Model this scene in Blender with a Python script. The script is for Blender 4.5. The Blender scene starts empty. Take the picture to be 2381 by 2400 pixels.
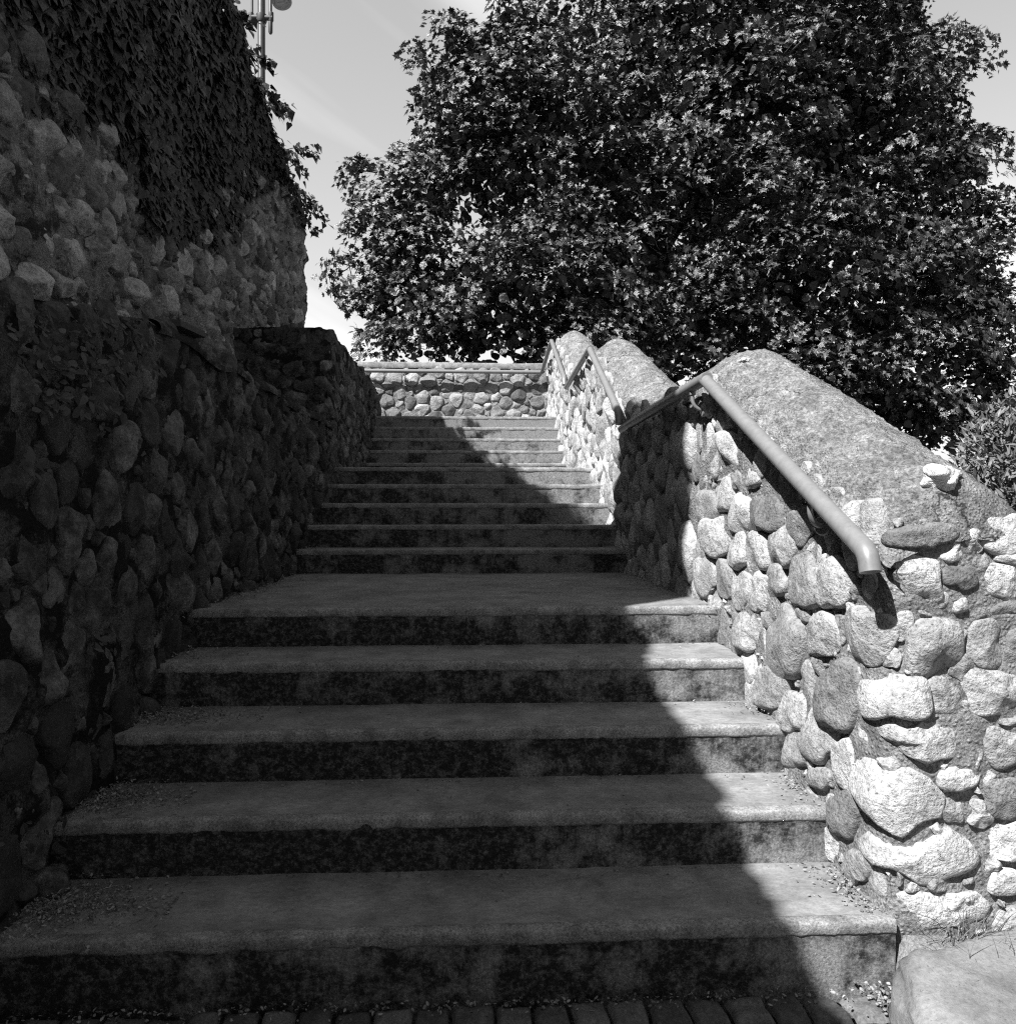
import bpy, math, random
import numpy as np
from mathutils import Vector

random.seed(7)
RNG = np.random.default_rng(11)
S = bpy.context.scene
COL = S.collection
RAD = math.radians

# ------------------------------------------------------------------ camera, sky, sun, exposure
EYE, YAW, FPX = 1.216, RAD(2.76), 1450.0          # eye height, turn to the right of the stair axis, focal length (px of a 1917 px wide frame)
cd = bpy.data.cameras.new('camera'); cam = bpy.data.objects.new('camera', cd); COL.objects.link(cam)
cam.location = (0, 0, EYE); cam.rotation_euler = (RAD(90), 0, -YAW)
cd.sensor_fit = 'HORIZONTAL'; cd.sensor_width = 36; cd.lens = 36 * FPX / 1917
cd.clip_start = 0.05; cd.clip_end = 3000
S.camera = cam

LX, LY = 0.63, 0.58                                # sunlight travels (LX, LY, -1)
SUN_EL = math.atan2(1, math.hypot(LX, LY))
w = bpy.data.worlds.new('World'); S.world = w; w.use_nodes = True
nt = w.node_tree; nt.nodes.clear()
N = nt.nodes.new; L = nt.links.new
sky = N('ShaderNodeTexSky'); sky.sky_type = 'NISHITA'; sky.sun_disc = False
sky.sun_elevation = SUN_EL; sky.sun_rotation = math.atan2(-LX, -LY)
sky.air_density = 1.0; sky.dust_density = 1.6; sky.ozone_density = 1.0
sp = N('ShaderNodeSeparateColor'); L(sky.outputs[0], sp.inputs[0])       # blue-sensitive black-and-white film
tc = N('ShaderNodeTexCoord')
mp = N('ShaderNodeMapping'); mp.vector_type = 'TEXTURE'; mp.inputs['Rotation'].default_value = (0, RAD(29), 0); mp.inputs['Scale'].default_value = (1.6, 1.6, 0.16)
L(tc.outputs['Generated'], mp.inputs[0])
cn = N('ShaderNodeTexNoise'); cn.inputs['Scale'].default_value = 1.1; cn.inputs['Detail'].default_value = 5; cn.inputs['Roughness'].default_value = 0.45
L(mp.outputs[0], cn.inputs['Vector'])
cr = N('ShaderNodeMapRange'); cr.inputs['From Min'].default_value = 0.50; cr.inputs['From Max'].default_value = 0.70
cr.inputs['To Min'].default_value = 1.0; cr.inputs['To Max'].default_value = 1.7; L(cn.outputs['Fac'], cr.inputs['Value'])
mu = N('ShaderNodeMath'); mu.operation = 'MULTIPLY'; L(sp.outputs[2], mu.inputs[0]); L(cr.outputs[0], mu.inputs[1])
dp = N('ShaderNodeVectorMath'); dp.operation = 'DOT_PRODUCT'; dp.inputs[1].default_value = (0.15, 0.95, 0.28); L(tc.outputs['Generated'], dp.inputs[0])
fwd_gain = N('ShaderNodeMapRange'); fwd_gain.interpolation_type = 'SMOOTHSTEP'      # sky brightened ahead and dimmed behind by hand, to cut the fill light
fwd_gain.inputs['From Min'].default_value = 0.1; fwd_gain.inputs['From Max'].default_value = 0.95; fwd_gain.inputs['To Min'].default_value = 0.62; fwd_gain.inputs['To Max'].default_value = 1.5
L(dp.outputs['Value'], fwd_gain.inputs['Value'])
m2 = N('ShaderNodeMath'); m2.operation = 'MULTIPLY'; L(mu.outputs[0], m2.inputs[0]); L(fwd_gain.outputs[0], m2.inputs[1])
bg = N('ShaderNodeBackground'); bg.inputs['Strength'].default_value = 0.05
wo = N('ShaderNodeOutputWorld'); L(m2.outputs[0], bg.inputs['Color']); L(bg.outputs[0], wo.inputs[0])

sl = bpy.data.lights.new('sun', 'SUN'); sl.energy = 5.0; sl.angle = RAD(0.53); sl.color = (1, 1, 1)
so = bpy.data.objects.new('sun', sl); COL.objects.link(so)
so.location = (-20, -18, 30); so.rotation_euler = Vector((LX, LY, -1)).to_track_quat('-Z', 'Y').to_euler()
S.view_settings.view_transform = 'Standard'; S.view_settings.look = 'None'
S.view_settings.gamma = 1; S.view_settings.use_curve_mapping = False; S.view_settings.exposure = 1.36
S.render.engine = 'CYCLES'
try:
    S.cycles.max_bounces = 6; S.cycles.diffuse_bounces = 2; S.cycles.use_denoising = False; S.cycles.pixel_filter_type = 'BLACKMAN_HARRIS'; S.cycles.filter_width = 1.2; S.cycles.sample_clamp_indirect = 2.0
except Exception: pass

# ------------------------------------------------------------------ helpers
CT, ST = math.cos(YAW), math.sin(YAW)
def at(px, py, D):
    """world point at depth D along the view for a measured position on the photograph"""
    r = (px - 958) / FPX * D
    return np.array([r * CT + D * ST, D * CT - r * ST, EYE + (968 - py) / FPX * D])
def ray(px, py):
    r = (px - 958) / FPX
    return np.array([r * CT + ST, CT - r * ST, (968 - py) / FPX])

def _h(ix, iy, iz, seed):
    n = (ix.astype(np.int64) * 374761393 + iy.astype(np.int64) * 668265263 + iz.astype(np.int64) * 2147483647 + seed * 1274126177) & 0xffffffff
    n = ((n ^ (n >> 13)) * 1274126177) & 0xffffffff
    n = ((n ^ (n >> 16)) * 2246822519) & 0xffffffff
    return ((n ^ (n >> 15)) & 0xffff) / 65535.0
def vnoise(P, scale=1.0, seed=0):
    p = np.asarray(P, float) * scale
    i = np.floor(p); f = p - i; f = f * f * (3 - 2 * f); i = i.astype(np.int64)
    out = 0
    for a in (0, 1):
        for b in (0, 1):
            for c in (0, 1):
                wgt = (f[..., 0] if a else 1 - f[..., 0]) * (f[..., 1] if b else 1 - f[..., 1]) * (f[..., 2] if c else 1 - f[..., 2])
                out = out + wgt * _h(i[..., 0] + a, i[..., 1] + b, i[..., 2] + c, seed)
    return out * 2 - 1
def fbm(P, scale=1.0, octv=3, seed=0):
    o, a = 0, 1.0
    for k in range(octv):
        o = o + a * vnoise(P, scale * 2 ** k, seed + k * 17); a *= 0.5
    return o

def mesh(name, V, F, mat, parent=None, smooth=True, tone=None):
    """one mesh object; F: (n,3)/(n,4) array, or list of arrays"""
    V = np.asarray(V, np.float32).reshape(-1, 3)
    Fs = F if isinstance(F, list) else [F]
    Fs = [np.asarray(f, np.int32) for f in Fs if len(f)]
    me = bpy.data.meshes.new(name)
    me.vertices.add(len(V)); me.vertices.foreach_set('co', V.ravel())
    loops = np.concatenate([f.ravel() for f in Fs])
    tot = np.concatenate([np.full(len(f), f.shape[1], np.int32) for f in Fs])
    st = np.concatenate([[0], np.cumsum(tot)[:-1]]).astype(np.int32)
    me.loops.add(len(loops)); me.loops.foreach_set('vertex_index', loops)
    me.polygons.add(len(tot)); me.polygons.foreach_set('loop_start', st); me.polygons.foreach_set('loop_total', tot)
    me.polygons.foreach_set('use_smooth', np.full(len(tot), smooth, bool))
    if tone is not None:
        at_ = me.attributes.new('tone', 'FLOAT', 'POINT'); at_.data.foreach_set('value', np.asarray(tone, np.float32))
    me.update(calc_edges=True); me.validate()
    me.materials.append(mat)
    o = bpy.data.objects.new(name, me); COL.objects.link(o)
    if parent is not None: o.parent = parent
    return o
class MB:
    def __init__(s): s.V = []; s.Q = []; s.T = []; s.tone = []; s.n = 0
    def add(s, V, Q=None, T=None, tone=0.3):
        V = np.asarray(V, float).reshape(-1, 3)
        s.V.append(V)
        if Q is not None and len(Q): s.Q.append(np.asarray(Q, int) + s.n)
        if T is not None and len(T): s.T.append(np.asarray(T, int) + s.n)
        s.tone.append(np.full(len(V), tone) if np.isscalar(tone) else np.asarray(tone)); s.n += len(V)
    def box(s, a, b, tone=0.3):
        x0, y0, z0 = a; x1, y1, z1 = b
        V = [(x0,y0,z0),(x1,y0,z0),(x1,y1,z0),(x0,y1,z0),(x0,y0,z1),(x1,y0,z1),(x1,y1,z1),(x0,y1,z1)]
        s.add(V, [(0,3,2,1),(4,5,6,7),(0,1,5,4),(1,2,6,5),(2,3,7,6),(3,0,4,7)], tone=tone)
    def grid(s, P, tone=0.3, flip=False, closed=False):
        """P (n,m,3) grid"""
        n, m = P.shape[:2]
        i, j = np.meshgrid(np.arange(n - 1), np.arange(m if closed else m - 1), indexing='ij')
        a = i * m + j; b = i * m + (j + 1) % m; c = (i + 1) * m + (j + 1) % m; d = (i + 1) * m + j
        Q = np.stack([a, b, c, d], -1).reshape(-1, 4)
        if flip: Q = Q[:, ::-1]
        s.add(P.reshape(-1, 3), Q, tone=tone if np.isscalar(tone) else np.asarray(tone).ravel())
    def tube(s, pts, r, seg=14, cap=True, tone=0.3):
        pts = [np.asarray(p, float) for p in pts]; n = len(pts)
        rs = [r] * n if np.isscalar(r) else r
        rings = []; up = None
        for k in range(n):
            t = pts[min(k + 1, n - 1)] - pts[max(k - 1, 0)]; t /= np.linalg.norm(t) + 1e-12
            if up is None: up = np.array([0, 0, 1.0]) if abs(t[2]) < 0.9 else np.array([1.0, 0, 0])
            u = np.cross(t, up); u /= np.linalg.norm(u) + 1e-12; v = np.cross(u, t); up = v
            a = np.linspace(0, 2 * math.pi, seg, endpoint=False)[:, None]
            rings.append(pts[k] + rs[k] * (np.cos(a) * u + np.sin(a) * v))
        base = s.n
        s.grid(np.array(rings), tone, closed=True)
        if cap:
            for k, ring in ((0, rings[0]), (n - 1, rings[-1])):
                V = np.vstack([ring, pts[k][None]])
                T = [(i, (i + 1) % seg, seg) for i in range(seg)]
                if k == 0: T = [t[::-1] for t in T]
                s.add(V, None, T if k else T, tone)
    def build(s, name, mat, parent=None, smooth=True, tone=True):
        Fs = []
        if s.Q: Fs.append(np.concatenate(s.Q))
        if s.T: Fs.append(np.concatenate(s.T))
        return mesh(name, np.concatenate(s.V), Fs, mat, parent, smooth, np.concatenate(s.tone) if tone else None)

def tag(o, label=None, cat=None, group=None, kind=None):
    if label: o['label'] = label
    if cat: o['category'] = cat
    if group: o['group'] = group
    if kind: o['kind'] = kind
    return o
def thing(name, loc, label, cat, group=None):
    o = bpy.data.objects.new(name, None); COL.objects.link(o); o.empty_display_size = 0.1
    o.location = loc
    return tag(o, label, cat, group)
def under(part, root):
    """parent, keeping world coordinates baked in the mesh"""
    part.parent = root; part.location = -Vector(root.location) if root.parent is None else (0, 0, 0)
    return part

def smoothprof(ys, zs, kern=0.12, n=1200):
    Y = np.linspace(ys[0], ys[-1], n); Z = np.interp(Y, ys, zs)
    k = max(1, int(kern / (Y[1] - Y[0])))
    g = np.exp(-0.5 * (np.arange(-3 * k, 3 * k + 1) / k) ** 2); g /= g.sum()
    Zs = np.convolve(np.pad(Z, 3 * k, mode='reflect', reflect_type='odd'), g, 'valid')
    return lambda y: np.interp(y, Y, Zs)

# ------------------------------------------------------------------ materials (all neutral grey: black-and-white film)
class NT:
    def __init__(s, name, rough=0.85, spec=0.3):
        s.m = bpy.data.materials.new(name); s.m.use_nodes = True; s.t = s.m.node_tree; s.t.nodes.clear()
        s.out = s.t.nodes.new('ShaderNodeOutputMaterial'); s.p = s.t.nodes.new('ShaderNodeBsdfPrincipled')
        s.t.links.new(s.p.outputs[0], s.out.inputs[0])
        s.p.inputs['Roughness'].default_value = rough; s.p.inputs['Specular IOR Level'].default_value = spec
        s.geo = s.t.nodes.new('ShaderNodeNewGeometry')
    def lk(s, a, b): s.t.links.new(a, b)
    def pos(s, scale=(1, 1, 1), rot=(0, 0, 0)):
        m = s.t.nodes.new('ShaderNodeMapping'); m.inputs['Scale'].default_value = scale; m.inputs['Rotation'].default_value = rot
        s.lk(s.geo.outputs['Position'], m.inputs[0]); return m.outputs[0]
    def noise(s, scale, detail=4, rough=0.55, vec=None, dist=0):
        n = s.t.nodes.new('ShaderNodeTexNoise'); n.inputs['Scale'].default_value = scale; n.inputs['Detail'].default_value = detail
        n.inputs['Roughness'].default_value = rough; n.inputs['Distortion'].default_value = dist
        s.lk(vec if vec is not None else s.geo.outputs['Position'], n.inputs['Vector']); return n.outputs['Fac']
    def voro(s, scale, feature='F1', vec=None):
        n = s.t.nodes.new('ShaderNodeTexVoronoi'); n.inputs['Scale'].default_value = scale; n.feature = feature
        s.lk(vec if vec is not None else s.geo.outputs['Position'], n.inputs['Vector']); return n.outputs['Distance']
    def rng(s, v, a, b, c, d):
        n = s.t.nodes.new('ShaderNodeMapRange'); n.inputs[1].default_value = a; n.inputs[2].default_value = b
        n.inputs[3].default_value = c; n.inputs[4].default_value = d; s.lk(v, n.inputs[0]); return n.outputs[0]
    def op(s, o, a, b=None):
        n = s.t.nodes.new('ShaderNodeMath'); n.operation = o
        for k, x in enumerate((a, b)):
            if x is None: continue
            if isinstance(x, (int, float)): n.inputs[k].default_value = x
            else: s.lk(x, n.inputs[k])
        return n.outputs[0]
    def mix(s, f, a, b):
        n = s.t.nodes.new('ShaderNodeMix'); n.data_type = 'FLOAT'
        for k, x in ((0, f), (2, a), (3, b)):
            if isinstance(x, (int, float)): n.inputs[k].default_value = x
            else: s.lk(x, n.inputs[k])
        return n.outputs[0]
    def attr(s, name='tone'):
        n = s.t.nodes.new('ShaderNodeAttribute'); n.attribute_name = name; return n.outputs['Fac']
    def color(s, v):
        c = s.t.nodes.new('ShaderNodeCombineColor')
        for k in range(3):
            if isinstance(v, (int, float)): c.inputs[k].default_value = v
            else: s.lk(v, c.inputs[k])
        s.lk(c.outputs[0], s.p.inputs['Base Color'])
    def bump(s, h, strength=0.5, dist=0.01):
        b = s.t.nodes.new('ShaderNodeBump'); b.inputs['Strength'].default_value = strength; b.inputs['Distance'].default_value = dist
        s.lk(h, b.inputs['Height']); s.lk(b.outputs[0], s.p.inputs['Normal'])

def m_stone(name, gain=1.0, moss=0.0, mossv=0.03, pit=0.35, lichen=0.0):
    t = NT(name, 0.8, 0.25)
    c = t.op('MULTIPLY', t.attr(), gain)
    c = t.op('MULTIPLY', c, t.rng(t.noise(9, 5, 0.6), 0.3, 0.7, 0.72, 1.25))
    c = t.op('MULTIPLY', c, t.rng(t.noise(55, 6, 0.75), 0.32, 0.68, 0.55, 1.38))
    sp = t.rng(t.noise(110, 3, 0.7), 0.32, 0.42, 1 - pit, 1.0)
    c = t.op('MULTIPLY', c, sp)
    if moss > 0:
        mk = t.rng(t.noise(7, 9, 0.75), 0.28 + moss * 0.33, 0.47 + moss * 0.33, 1.0, 0.0)
        c = t.mix(mk, c, mossv)
    if lichen > 0:
        c = t.mix(t.rng(t.noise(85, 5, 0.8), 0.60, 0.68, 0.0, 0.8), c, lichen)
    t.color(c)
    h = t.op('ADD', t.op('MULTIPLY', t.noise(28, 6, 0.65), 0.9), t.op('MULTIPLY', t.noise(150, 3, 0.6), 0.3))
    t.bump(h, 1.0, 0.016)
    return t.m
def m_mortar(name, base=0.2, moss=0.0, mossv=0.025, bump=0.9):
    t = NT(name, 0.95, 0.1)
    c = t.op('MULTIPLY', t.rng(t.noise(14, 6, 0.7), 0.3, 0.7, 0.55, 1.4), base)
    c = t.op('MULTIPLY', c, t.rng(t.noise(160, 3, 0.7), 0.35, 0.65, 0.55, 1.4))
    g = t.rng(t.voro(95), 0.08, 0.2, 1.5, 1.0)
    c = t.op('MULTIPLY', c, g)
    if moss > 0:
        mk = t.rng(t.noise(5, 8, 0.72), 0.33 + moss * 0.33, 0.42 + moss * 0.33, 1.0, 0.0)
        c = t.mix(mk, c, mossv)
    t.color(c)
    h = t.op('ADD', t.noise(55, 7, 0.75), t.op('MULTIPLY', t.rng(t.voro(80), 0.0, 0.5, 1, 0), 0.5))
    t.bump(h, bump, 0.016)
    return t.m
M = {}
M['stone'] = m_stone('pale_cobble', 0.82, 0.0, pit=0.55)
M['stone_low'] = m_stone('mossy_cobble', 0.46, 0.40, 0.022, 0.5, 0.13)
M['stone_high'] = m_stone('rubble_stone', 0.74, 0.12, 0.05, 0.5)
M['mortar'] = m_mortar('pale_mortar', 0.19)
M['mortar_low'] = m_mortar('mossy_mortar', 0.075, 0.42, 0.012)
M['mortar_high'] = m_mortar('old_mortar', 0.19, 0.26, 0.035)

def m_coping():
    t = NT('rough_cement', 0.95, 0.1)
    v = t.pos((1, 0.6, 1))
    c = t.rng(t.noise(11, 7, 0.7, v), 0.32, 0.68, 0.15, 0.37)
    c = t.op('MULTIPLY', c, t.rng(t.noise(90, 6, 0.8, v), 0.35, 0.66, 0.4, 1.5))
    c = t.op('MULTIPLY', c, t.rng(t.noise(38, 5, 0.8, t.pos((1.6, .8, .8))), 0.36, 0.62, 0.55, 1.25))
    li = t.rng(t.noise(26, 3, 0.6), 0.69, 0.73, 0.0, 0.7)
    c = t.mix(li, c, 0.42)
    nv = t.t.nodes.new('ShaderNodeTexNoise'); nv.inputs['Scale'].default_value = 5; nv.inputs['Detail'].default_value = 6; t.lk(t.geo.outputs['Position'], nv.inputs['Vector'])
    va = t.t.nodes.new('ShaderNodeVectorMath'); va.operation = 'SCALE'; va.inputs['Scale'].default_value = 0.35; t.lk(nv.outputs['Color'], va.inputs[0])
    vb = t.t.nodes.new('ShaderNodeVectorMath'); vb.operation = 'ADD'; t.lk(va.outputs[0], vb.inputs[0]); t.lk(t.geo.outputs['Position'], vb.inputs[1])
    vd = t.voro(3.4, 'DISTANCE_TO_EDGE', vb.outputs[0])
    cm = t.rng(t.noise(2.6, 3, .6), .5, .6, 0.0, 1.0)
    ck = t.op('MULTIPLY', t.rng(vd, 0.004, 0.016, 0.9, 0.0), cm)
    st = t.op('MULTIPLY', t.rng(t.noise(3.2, 6, .7, t.pos((2.5, .6, .6))), .52, .68, 0.0, .5), 1.0)
    c = t.mix(st, c, 0.07)
    c = t.mix(ck, c, 0.03)
    t.color(c)
    h = t.op('ADD', t.noise(60, 8, 0.78, v), t.op('MULTIPLY', t.rng(t.voro(110), 0, 0.5, 1, 0), 0.4))
    t.bump(h, 1.0, 0.022)
    return t.m
M['coping'] = m_coping()

def m_step(name, tread):
    t = NT(name, 0.8 if tread else 0.9, 0.3 if tread else 0.15)
    if tread:
        v = t.pos((0.6, 1.15, 1), (0, 0, 0.12))
        c = t.rng(t.noise(7, 6, 0.6), 0.3, 0.7, 0.115, 0.235)
        c = t.op('MULTIPLY', c, t.rng(t.noise(60, 5, 0.7, v), 0.35, 0.65, 0.8, 1.2))
        st = t.rng(t.noise(34, 4, 0.8, t.pos((0.25, 1.7, 1), (0, 0, 0.16))), 0.59, 0.74, 0.0, 0.36)
        c = t.mix(st, c, 0.40)
        c = t.op('MULTIPLY', c, t.rng(t.noise(130, 4, 0.75), 0.33, 0.67, 0.86, 1.14))
        dk = t.rng(t.noise(2.2, 5, 0.6), 0.56, 0.72, 0.0, 0.45)
        c = t.mix(dk, c, 0.07)
        h = t.op('ADD', t.noise(110, 4, 0.7), t.noise(40, 3, 0.6, v))
        t.color(c); t.bump(h, 0.3, 0.004)
    else:
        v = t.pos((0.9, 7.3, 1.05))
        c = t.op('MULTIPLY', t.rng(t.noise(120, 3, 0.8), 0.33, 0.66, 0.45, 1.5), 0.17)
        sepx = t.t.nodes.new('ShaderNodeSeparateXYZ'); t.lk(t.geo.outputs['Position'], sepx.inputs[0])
        big = t.op('ADD', t.noise(4.5, 7, 0.75, v), t.rng(sepx.outputs[0], -1.2, 1.1, -0.07, 0.07))  # stain thickens towards the left, with the shade there put into its colour
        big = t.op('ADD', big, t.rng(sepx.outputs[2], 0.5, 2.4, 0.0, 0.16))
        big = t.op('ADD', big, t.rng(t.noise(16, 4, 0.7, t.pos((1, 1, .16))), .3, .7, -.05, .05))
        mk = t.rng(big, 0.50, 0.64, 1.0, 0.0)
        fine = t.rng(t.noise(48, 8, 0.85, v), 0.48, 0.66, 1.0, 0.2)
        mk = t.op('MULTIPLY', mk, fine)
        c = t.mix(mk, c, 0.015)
        t.color(c)
        t.bump(t.op('ADD', t.noise(150, 4, 0.8), t.noise(30, 4, 0.7)), 0.5, 0.006)
    return t.m
M['step'] = m_step('stained_shaded_concrete', False)
M['tread'] = m_step('worn_concrete', True)
def m_nosing():
    t = NT('gritty_concrete', 0.9, 0.2)
    c = t.op('MULTIPLY', t.rng(t.noise(150, 3, 0.8), 0.33, 0.66, 0.5, 1.45), 0.21)
    c = t.op('MULTIPLY', c, t.rng(t.noise(13, 5, 0.7), 0.35, 0.65, 0.6, 1.3))
    t.color(c); t.bump(t.noise(170, 4, 0.8), 0.6, 0.006); return t.m
M['nosing'] = m_nosing()
def m_simple(name, v, rough=0.6, spec=0.4, metal=0, var=0.15, scale=20, bump=0.1):
    t = NT(name, rough, spec); t.p.inputs['Metallic'].default_value = metal
    t.color(t.rng(t.noise(scale, 5, 0.65), 0.3, 0.7, v * (1 - var), v * (1 + var)))
    if bump: t.bump(t.noise(scale * 5, 4, 0.7), bump, 0.004)
    return t.m
def m_rail():
    t = NT('painted_steel', 0.38, 0.5)
    c = t.rng(t.noise(30, 5, 0.7), 0.3, 0.7, 0.13, 0.175)
    ch = t.rng(t.noise(75, 6, 0.8, t.pos((1, 0.5, 0.5))), 0.63, 0.68, 0.0, 0.85)
    c = t.mix(ch, c, 0.10)
    t.color(c); t.bump(t.noise(90, 3, 0.6), 0.06, 0.003); return t.m
M['rail'] = m_rail()
M['lamp'] = m_simple('galvanised_metal', 0.10, 0.4, 0.5, 0.6, 0.15, 8, 0)
M['lampdark'] = m_simple('dark_metal', 0.05, 0.5, 0.4, 0, 0.2, 8, 0)
M['lampglass'] = m_simple('lamp_glass', 0.35, 0.3, 0.5, 0, 0.1, 8, 0)
M['slate'] = m_simple('dark_slate', 0.03, 0.7, 0.3, 0, 0.3, 20, 0.3)
def m_leaf(name, v, rough, spec, bump=0.0):
    t = NT(name, rough, spec)
    c = t.op('MULTIPLY', t.attr(), v)
    t.color(c)
    if bump: t.bump(t.noise(22, 4, 0.6), bump, 0.03)
    return t.m
M['maple'] = m_leaf('maple_leaf', 0.03, 0.31, 0.6, 0.8)
M['ivy'] = m_leaf('ivy_leaf', 0.022, 0.45, 0.4, 0.6)
M['weed'] = m_leaf('weed_leaf', 0.028, 0.6, 0.3)
M['shrubm'] = m_leaf('shrub_leaf', 0.085, 0.55, 0.4)
M['grassm'] = m_leaf('grass_blade', 0.09, 0.6, 0.3)
M['litter'] = m_leaf('dry_flake', 0.15, 0.8, 0.2)
M['bark'] = m_simple('bark', 0.05, 0.9, 0.1, 0, 0.4, 12, 0.8)
M['dark_bulk'] = m_simple('wall_core', 0.05, 0.95, 0.0, 0, 0.2, 10, 0)
def m_ground(name, v, scale=1.0):
    t = NT(name, 0.95, 0.1)
    c = t.op('MULTIPLY', t.rng(t.noise(1.5 * scale, 7, 0.7), 0.3, 0.7, 0.6, 1.4), v)
    c = t.op('MULTIPLY', c, t.rng(t.noise(90, 4, 0.75), 0.35, 0.65, 0.5, 1.5))
    t.color(c); t.bump(t.noise(70, 7, 0.75), 0.9, 0.02); return t.m
M['ground'] = m_ground('earth', 0.09)
M['verge'] = m_ground('dry_soil', 0.2)
def m_paver():
    t = NT('worn_paver', 0.85, 0.25)
    c = t.op('MULTIPLY', t.attr(), t.rng(t.noise(25, 6, 0.7), 0.3, 0.7, 0.6, 1.4))
    c = t.op('MULTIPLY', c, t.rng(t.noise(140, 3, 0.7), 0.35, 0.65, 0.75, 1.3))
    t.color(c); t.bump(t.noise(60, 6, 0.7), 0.5, 0.008); return t.m
M['paver'] = m_paver()
def m_boulder():
    t = NT('smooth_boulder', 0.75, 0.3)
    c = t.rng(t.noise(5, 5, 0.55), 0.3, 0.7, 0.10, 0.22)
    c = t.op('MULTIPLY', c, t.rng(t.noise(70, 7, 0.75), 0.3, 0.7, 0.7, 1.3))
    c = t.op('MULTIPLY', c, t.rng(t.noise(160, 3, 0.7), 0.33, 0.4, 0.6, 1.0))
    t.color(c); t.bump(t.noise(60, 7, 0.75), 0.6, 0.01); return t.m
M['boulder'] = m_boulder()

# ------------------------------------------------------------------ stair layout
R = 0.16
DK = {1: 1.93, 2: 2.264, 3: 2.59, 4: 2.946, 5: 3.325, 6: 5.22, 7: 5.58, 8: 5.94, 9: 6.30, 10: 6.66,
      11: 8.58, 12: 8.82, 13: 9.06, 14: 9.30, 15: 9.54}
ENDY = 10.95
XL, XR = -1.30, 1.20

# ground: one sheet to the horizon, rising behind and beside the stairs
def ground_z(x, y):
    base = np.clip((y - 2.2) * 0.17, -0.03, 1.45)
    return base - 0.03 + 0.02 * vnoise(np.stack([x, y, x * 0], -1), 1.7, 3)
a = np.concatenate([-np.geomspace(1500, 6.5, 26), np.linspace(-6, 6, 81), np.geomspace(6.5, 1500, 26)])
b = np.concatenate([-np.geomspace(1500, 4.5, 22), np.linspace(-4, 16, 121), np.geomspace(16.6, 1500, 26)])
gx, gy = np.meshgrid(a, b, indexing='ij')
mb = MB(); mb.grid(np.stack([gx, gy, ground_z(gx, gy) - 0.03], -1))
tag(mb.build('ground', M['ground']), kind='structure', label='dark earth rising beside and behind the stairs')

# paving in front of the first riser: rows of worn setts
def rounded_block(mb, x0, x1, y0, y1, z, tone, seed):
    n = 9
    u = np.linspace(-1, 1, n); u = np.sign(u) * np.abs(u) ** 0.6
    U, V = np.meshgrid(u, u, indexing='ij')
    X = (x0 + x1) / 2 + U * (x1 - x0) / 2; Y = (y0 + y1) / 2 + V * (y1 - y0) / 2
    e = np.maximum(np.abs(U), np.abs(V))
    Z = z - 0.013 * np.clip((e - 0.78) / 0.22, 0, 1) ** 1.6
    P = np.stack([X, Y, Z], -1); P[..., 2] += 0.007 * fbm(P, 22, 3, seed)
    j = 0.004 * np.stack([vnoise(P, 18, seed + 1), vnoise(P, 18, seed + 2), P[..., 2] * 0], -1)
    mb.grid(P + j, tone)
mb = MB(); y = 1.895; row = 0
while y > -0.6:
    h = 0.125 if row else 0.105
    x = -2.6 + (row % 2) * 0.045 - 0.02 * row
    while x < 1.12:
        wd = 0.096 + RNG.uniform(-0.008, 0.008)
        rounded_block(mb, x + 0.004, x + wd - 0.004, y - h + 0.004, y - 0.004, 0.004 + RNG.uniform(-0.004, 0.004), RNG.uniform(0.05, 0.11), row)
        x += wd
    y -= h; row += 1
tag(mb.build('paving', M['paver']), kind='structure', label='dark worn setts in front of the first step')

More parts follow.
